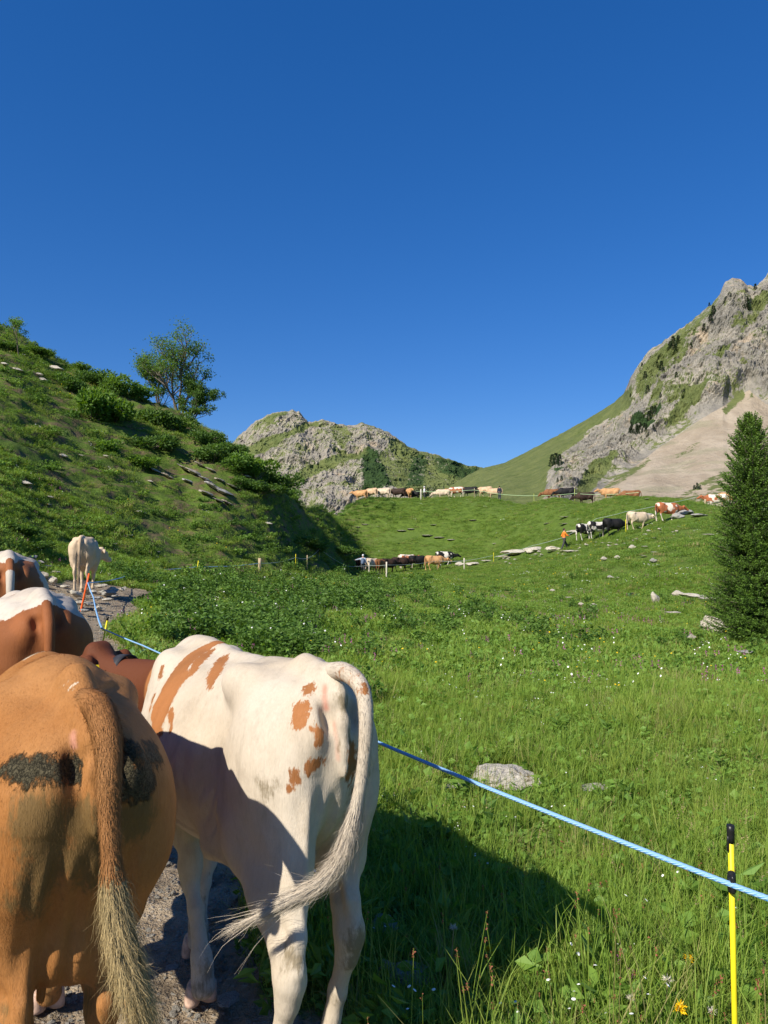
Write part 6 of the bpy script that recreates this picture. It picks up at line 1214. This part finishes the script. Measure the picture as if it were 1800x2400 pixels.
# ------------------------------------------------------------------ near spruce
def spruce(u, d, top_v, label):
    base = at(u, d); h = PX(u, top_v, d)[2] - base[2]; r = np.random.default_rng(77); root = obj('spruce_tree', None, label=label, cat='spruce', loc=base); lean = np.array([TT(1756, top_v)[0] * d - base[0], 0]) 
    cx = lambda z: np.array([lean[0] * (z / h), 0.0])
    tz = np.linspace(-.1, h, 12); tp = np.array([[cx(z)[0], 0, z] for z in tz]); V, q, t = tube(tp, np.linspace(.075, .008, 12), 10); obj('trunk', mesh_np('trunk', V, [q, t]), M_bark, parent=root)
    wood = []; NP, ND, NH = [], [], []; NL = []
    zs = .12; prof = lambda f: (.10 + 1.02 * min((1 - f) ** .55, 1.0)) * .98
    levels = np.concatenate([np.linspace(.06, .93, 62) * h, np.linspace(.93, .985, 4) * h])
    for z in levels:
        f = z / h; nb = 11 if f < .8 else 7
        for k in range(nb):
            a = r.uniform(0, 6.28); L = (prof(f) * r.uniform(.72, 1.12)) ; el = np.interp(f, [0, .5, .9, 1], [-.15, .12, .7, 1.2]) + r.normal(0, .1)
            o = np.array([math.cos(a), math.sin(a)]); n = 7; P = []
            for i in range(n): s = i / (n - 1); P.append([cx(z)[0] + o[0] * L * s * math.cos(el), o[1] * L * s * math.cos(el), z + L * s * math.sin(el) - .16 * L * math.sin(s * 2.6) + .13 * L * s * s])
            P = np.array(P); wood.append(tube(P, np.linspace(.011, .003, n), 4, cap=False))
            for s in np.linspace(.12, 1, int(8 + 14 * L)):
                c = P[0] * 0; fi = s * (n - 1); i0 = min(int(fi), n - 2); c = P[i0] * (1 - fi + i0) + P[i0 + 1] * (fi - i0); T = P[i0 + 1] - P[i0]; T /= np.linalg.norm(T)
                for side in (1, -1):
                    sdv = np.array([-T[1], T[0], 0]) * side; tl = L * .26 * (1.15 - s) + .05; td = T * .75 + sdv * .75 + np.array([0, 0, r.uniform(-.25, .15)]); td /= np.linalg.norm(td); m = int(3 + tl * 25); ss_ = np.linspace(.1, 1, m)
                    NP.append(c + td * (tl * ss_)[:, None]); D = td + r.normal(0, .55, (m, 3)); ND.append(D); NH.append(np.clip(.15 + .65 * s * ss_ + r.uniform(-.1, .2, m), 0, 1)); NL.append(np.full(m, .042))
    V, F = join_geo(wood); obj('branches', mesh_np('branches', V, F), M_bark, parent=root)
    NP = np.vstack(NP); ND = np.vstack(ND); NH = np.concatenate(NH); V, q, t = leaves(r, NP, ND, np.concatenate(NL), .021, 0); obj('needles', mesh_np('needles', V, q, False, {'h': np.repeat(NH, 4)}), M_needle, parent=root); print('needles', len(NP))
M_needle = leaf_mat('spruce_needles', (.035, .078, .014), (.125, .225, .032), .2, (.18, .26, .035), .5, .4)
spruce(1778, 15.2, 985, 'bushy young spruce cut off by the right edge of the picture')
# ------------------------------------------------------------------ conifers on the mountains
def conifer_mesh(seed):
    r = np.random.default_rng(seed); it = [tube(np.array([(0, 0, -.1), (0, 0, .5), (0, 0, 1.0)]), [.02, .015, .004], 5, cap=False)]; V, F = join_geo(it); tk = mesh_np('trunk', V, F); tk.materials.append(M_bark)
    P, D = [], []
    for z in np.linspace(.08, .97, 26):
        n = 16; a = r.uniform(0, 6.28, n); R0 = .24 * (1 - z) ** .8 + .015; rr = R0 * r.uniform(.2, 1.0, n); P.append(np.stack([np.cos(a) * rr, np.sin(a) * rr, z + r.uniform(-.02, .02, n)], 1)); D.append(np.stack([np.cos(a), np.sin(a), r.uniform(-.6, .1, n)], 1))
    P = np.vstack(P); V, q, t = leaves(r, P, np.vstack(D), .10, .07); cr = mesh_np('crown', V, q, False, {'h': np.repeat(r.uniform(0, .7, len(P)), 4)}); cr.materials.append(M_conif); return tk, cr
M_conif = leaf_mat('mountain_conifer', (.015, .032, .012), (.045, .075, .024), .1, (.05, .09, .03), .6, .2)
CM = [conifer_mesh(500 + i) for i in range(3)]
UR, VRv = uvof(VR)
def conifer(u, v, hpx, label=None, group=None):
    d2 = (UR - u) ** 2 + (VRv - v) ** 2; d2 = np.where(VR[..., 1] > 0, d2, 1e9); d2[:, -7:] += 0; i = np.unravel_index(np.argmin(d2 + 0.002 * VR[..., 1]), d2.shape); p = VR[i]; s = hpx / FP * p[1]; k = int(rng.integers(0, 3))
    o = obj('conifer_tree', None, label=label, cat='conifer', group=group, loc=p - (0, 0, s * .08), rot=(0, 0, rng.uniform(0, 6)), scl=(s * 1.15, s * 1.15, s)); obj('trunk', CM[k][0], None, parent=o); obj('crown', CM[k][1], None, parent=o)
for u, v, h_, lab in [(1294, 1092, 30, 'left tree of the dark conifer clump above the skyline cows'), (1303, 1092, 34, 'tallest tree of the dark conifer clump above the skyline cows'), (1311, 1090, 28, 'right tree of the dark conifer clump above the skyline cows'), (1518, 922, 22, 'single dark conifer in the upper meadow strip of the mountain'), (1513, 890, 22, 'wide dark conifer just above the single one on the mountain'), (1527, 975, 28, 'tall conifer above the round bush on the rocky slope'), (1520, 985, 26, 'conifer left of the tall one above the round bush'), (1536, 968, 20, 'conifer right of the tall one above the round bush'), (1548, 932, 14, 'small conifer alone on the rock face'), (1586, 888, 18, 'small conifer on the pale cliff'),
                      (1552, 868, 24, 'conifer on the green band, upper one'), (1540, 862, 18, 'conifer on the green band, lower one'), (1650, 775, 20, 'dark conifer on the steep green flank'), (1672, 740, 26, 'conifer beside the pale tower, upper'), (1665, 752, 20, 'conifer beside the pale tower, lower'), (1750, 722, 32, 'tall dark conifer in the notch below the summit'), (1770, 678, 16, 'conifer on the skyline notch right of the summit'), (1620, 815, 14, 'small conifer low on the green flank'), (1578, 812, 28, 'conifer on the skyline shoulder, tallest'), (1570, 818, 20, 'conifer on the skyline shoulder, left'), (1590, 805, 22, 'conifer on the skyline shoulder, right'),
                      (1661, 712, 10, 'tiny conifer on the skyline of the flank'), (1478, 930, 10, 'tiny conifer on the edge of the dark cliff'), (1505, 860, 12, 'small conifer on the skyline of the dark cliff')]: conifer(u, v, h_, lab)
for i, u in enumerate(np.sort(1498 + rng.normal(0, 15, 22))):                  # a round bush and scrub made of low trees
    v = 1008 + rng.normal(0, 7); conifer(u, v, 13, nth(i) + ' of the low trees in the round thicket on the mountain', 'trees of the round thicket on the mountain')
for u, v, h_, lab in [(1316, 1128, 14, 'dark shrub on the pale crag below the conifer clump'), (1306, 1130, 12, 'second dark shrub on the pale crag'), (1634, 1146, 16, 'round dark shrub on the scree left of the spruce'), (1628, 1148, 12, 'smaller shrub beside the round one on the scree'), (1642, 1147, 12, 'right hand shrub of the scree group')]: conifer(u, v, h_, lab)
rg = np.random.default_rng(99)
def near_rock(x, y):
    k = np.zeros(len(x), bool)
    for (a, b_, ra, rb_) in ROCKS: k |= ((x - a) / ra) ** 2 + ((y - b_) / rb_) ** 2 < 1
    return k
def lay(name, label, protos, n, d0, d1, smin, smax, probs, keep=None, pw=1.0, hmax=None):
    x, y = wedge(n, d0, d1, rg, pw=pw); k = (path_w(x, y) < .45)
    dens = .5 + .9 * fbm(x * .8, y * .8, oct=3, seed=71); k &= rg.uniform(0, 1, n) < dens + .45
    k &= ~near_rock(x, y)
    if keep is not None: k &= keep(x, y)
    x, y = x[k], y[k]; z = ground(x, y); m = len(x); gx, gy = normal_at(x, y)
    patch = fbm(x * .5, y * .5, oct=2, seed=72)          # kinds of plant grow in drifts
    pr = np.array(probs, float); pr /= pr.sum(); cs = np.cumsum(pr); q = np.clip(.5 + patch * 1.1 + rg.normal(0, .22, m), 0, .9999); q = (q + rg.uniform(-.12, .12, m)) % 1.0
    idx = np.searchsorted(cs, q)
    rot = np.stack([np.arctan(gy) * .5 + rg.normal(0, .12, m), -np.arctan(gx) * .5 + rg.normal(0, .12, m), rg.uniform(0, 6.28, m)], 1)
    # keep the lean in world axes: rotate about z first
    s = rg.uniform(smin, smax, m) * (1 + .35 * fbm(x * .35, y * .35, oct=2, seed=73))
    return scatter(name, label, protos, np.stack([x, y, z], 1), rot, s, np.clip(idx, 0, len(protos) - 1))
GD = float(globals().get('GRASS', 1.0))
lay('near_grass', 'tall green grass and herbs growing beside the path in the foreground', PR_near, int(11000 * GD), 1.3, 9.5, .8, 1.35, [4, 4, 3, 4, 4, .45, .5])
PT = [proto_grass(61, 14, .07, .42, .0045, .75, 0, ('r', 2, .006, .46)), proto_grass(62, 10, .06, .36, .008, .6, 3), proto_grass(63, 12, .06, .48, .0035, .9, 0, ('s', 2, .009, .50)), proto_weed(64, 40, .10, .26, .10, .035, 6, [M_herb] * 7)]
lay('seeding_grass', 'taller seeding grass stalks standing above the foreground turf', PT, int(1500 * GD), 1.6, 7.5, .6, 1.15, [3, 3, 3, 2])
lay('meadow_grass', 'bright green meadow grass dotted with small flowers beyond the rope', PR_mid, int(26000 * GD), 8.5, 32, .75, 1.3, [4, 4, 4, .14, .12, .2], pw=.7)
lay('hillside_grass', 'short green turf covering the far meadow and the left hill', PR_far, int(34000 * GD), 30, 100, .55, 1.0, [4, 5, .3, .15], pw=.8, keep=lambda x, y: ~((np.degrees(np.arctan2(x, y)) < -4) & (fbm(x * .45, y * .45, oct=3, seed=91) > .24)))
# leafy weeds: dark drifts between the path and the meadow, by the fence line, on the bank
PW = [proto_weed(31, 150, .22, .36, .075, .045, 12), proto_weed(32, 130, .26, .48, .09, .05, 12), proto_weed(33, 110, .22, .30, .085, .06, 9, [M_herb, M_herb, M_wpet, M_ypet, M_ppet, M_rpet, M_cent]), proto_weed(34, 120, .24, .46, .075, .04, 12, None, ('w', 1, .03, .5)), proto_weed(35, 100, .22, .40, .075, .04, 10, None, ('y', 2, .010, .44))]
def weedpts():
    X, Y, S_, K = [], [], [], []
    for u0, u1, v0, v1, n, s0, s1 in [(230, 720, 1375, 1530, 900, .7, 1.25), (400, 900, 1345, 1420, 420, .9, 1.5), (560, 760, 1420, 1560, 220, .7, 1.1), (760, 1000, 1330, 1380, 90, 1.1, 1.7), (900, 1400, 1350, 1480, 200, .7, 1.2), (640, 1000, 1400, 1640, 130, .5, .9), (1500, 1800, 1380, 1560, 110, .5, .9)]:
        for _ in range(n):
            u = rg.uniform(u0, u1); v = rg.uniform(v0, v1); tx = TT(u, 1300)[0]; d = 1.68 * FP / (v - 1300 + 1e-3); d = np.interp(v, [1330, 1350, 1380, 1420, 1480, 1560, 1640], [60, 42, 28, 19, 13.5, 10.5, 8.2])
            X.append(tx * d); Y.append(d); S_.append(rg.uniform(s0, s1)); K.append(int(rg.choice(5, p=[.34, .30, .30, .04, .02])))
    return map(np.array, (X, Y, S_, K))
x, y, s, k_ = weedpts(); kp_ = ~near_rock(x, y) & (path_dist(x, y) > .95 + .03 * y) & (fbm(x * .4, y * .4, oct=2, seed=77) > -.25) & ~((y < 12) & (x < -2.5)); x, y, s, k_ = x[kp_], y[kp_], s[kp_], k_[kp_]
scatter('leafy_weeds', 'dark leafy weeds with white umbels behind the cream cow', PW, np.stack([x, y, ground(x, y)], 1), np.stack([rg.normal(0, .1, len(x)), rg.normal(0, .1, len(x)), rg.uniform(0, 6.28, len(x))], 1), s, k_)
# low scrub that breaks up the left hill
PS = [proto_weed(41, 260, .7, .55, .13, .10, 22), proto_weed(42, 240, .8, .40, .14, .11, 24, [M_herb, M_herb, M_wpet, M_ypet, M_ppet, M_rpet, M_cent]), proto_weed(43, 220, .6, .7, .12, .08, 20)]
n = 3300; x, y = wedge(n, 26, 96, rg, -.6, .02, pw=.6); az = np.degrees(np.arctan2(x, y)); dn = fbm(x * .16, y * .16, oct=3, seed=81) + .25 * fbm(x * .7, y * .7, oct=2, seed=82)
k = (dn > .02) & (ground(x, y) > 1.2); x, y = x[k], y[k]
scatter('hillside_scrub', 'low dark scrub and alpine roses breaking up the turf of the left hill', PS, np.stack([x, y, ground(x, y) - .05], 1), np.stack([rg.normal(0, .1, len(x)), rg.normal(0, .1, len(x)), rg.uniform(0, 6.28, len(x))], 1), rg.uniform(.28, .80, len(x)), rg.choice(3, len(x), p=[.3, .5, .2]))
# ------------------------------------------------------------------ gravel on the path
def gravel():
    protos = [rock_mesh(400 + i, .6, 1, .3, 4) for i in range(4)]
    for m in protos: m.materials.append(M_grit)
    y = rg.uniform(1.3, 20, 16000) ** 1.0; y = 1.3 + (rg.uniform(0, 1, 26000) ** 1.8) * 17; x = rg.uniform(-.62, .12, len(y)) * y
    k = path_w(x, y) > .55 ; x, y = x[k], y[k]; s = .004 + .016 * rg.uniform(0, 1, len(x)) ** 3 + .0012 * y * rg.uniform(0, 1, len(x))
    scatter('gravel', 'loose gravel and grit trodden into the path under the cows', protos, np.stack([x, y, ground(x, y) + s * .2], 1), rg.uniform(0, 6.28, (len(x), 3)) * (.15, .15, 1), s, rg.integers(0, 4, len(x)))
M_grit = rock_mat('path_grit', (.26, .24, .20), (.44, .41, .36), moss=0); gravel()
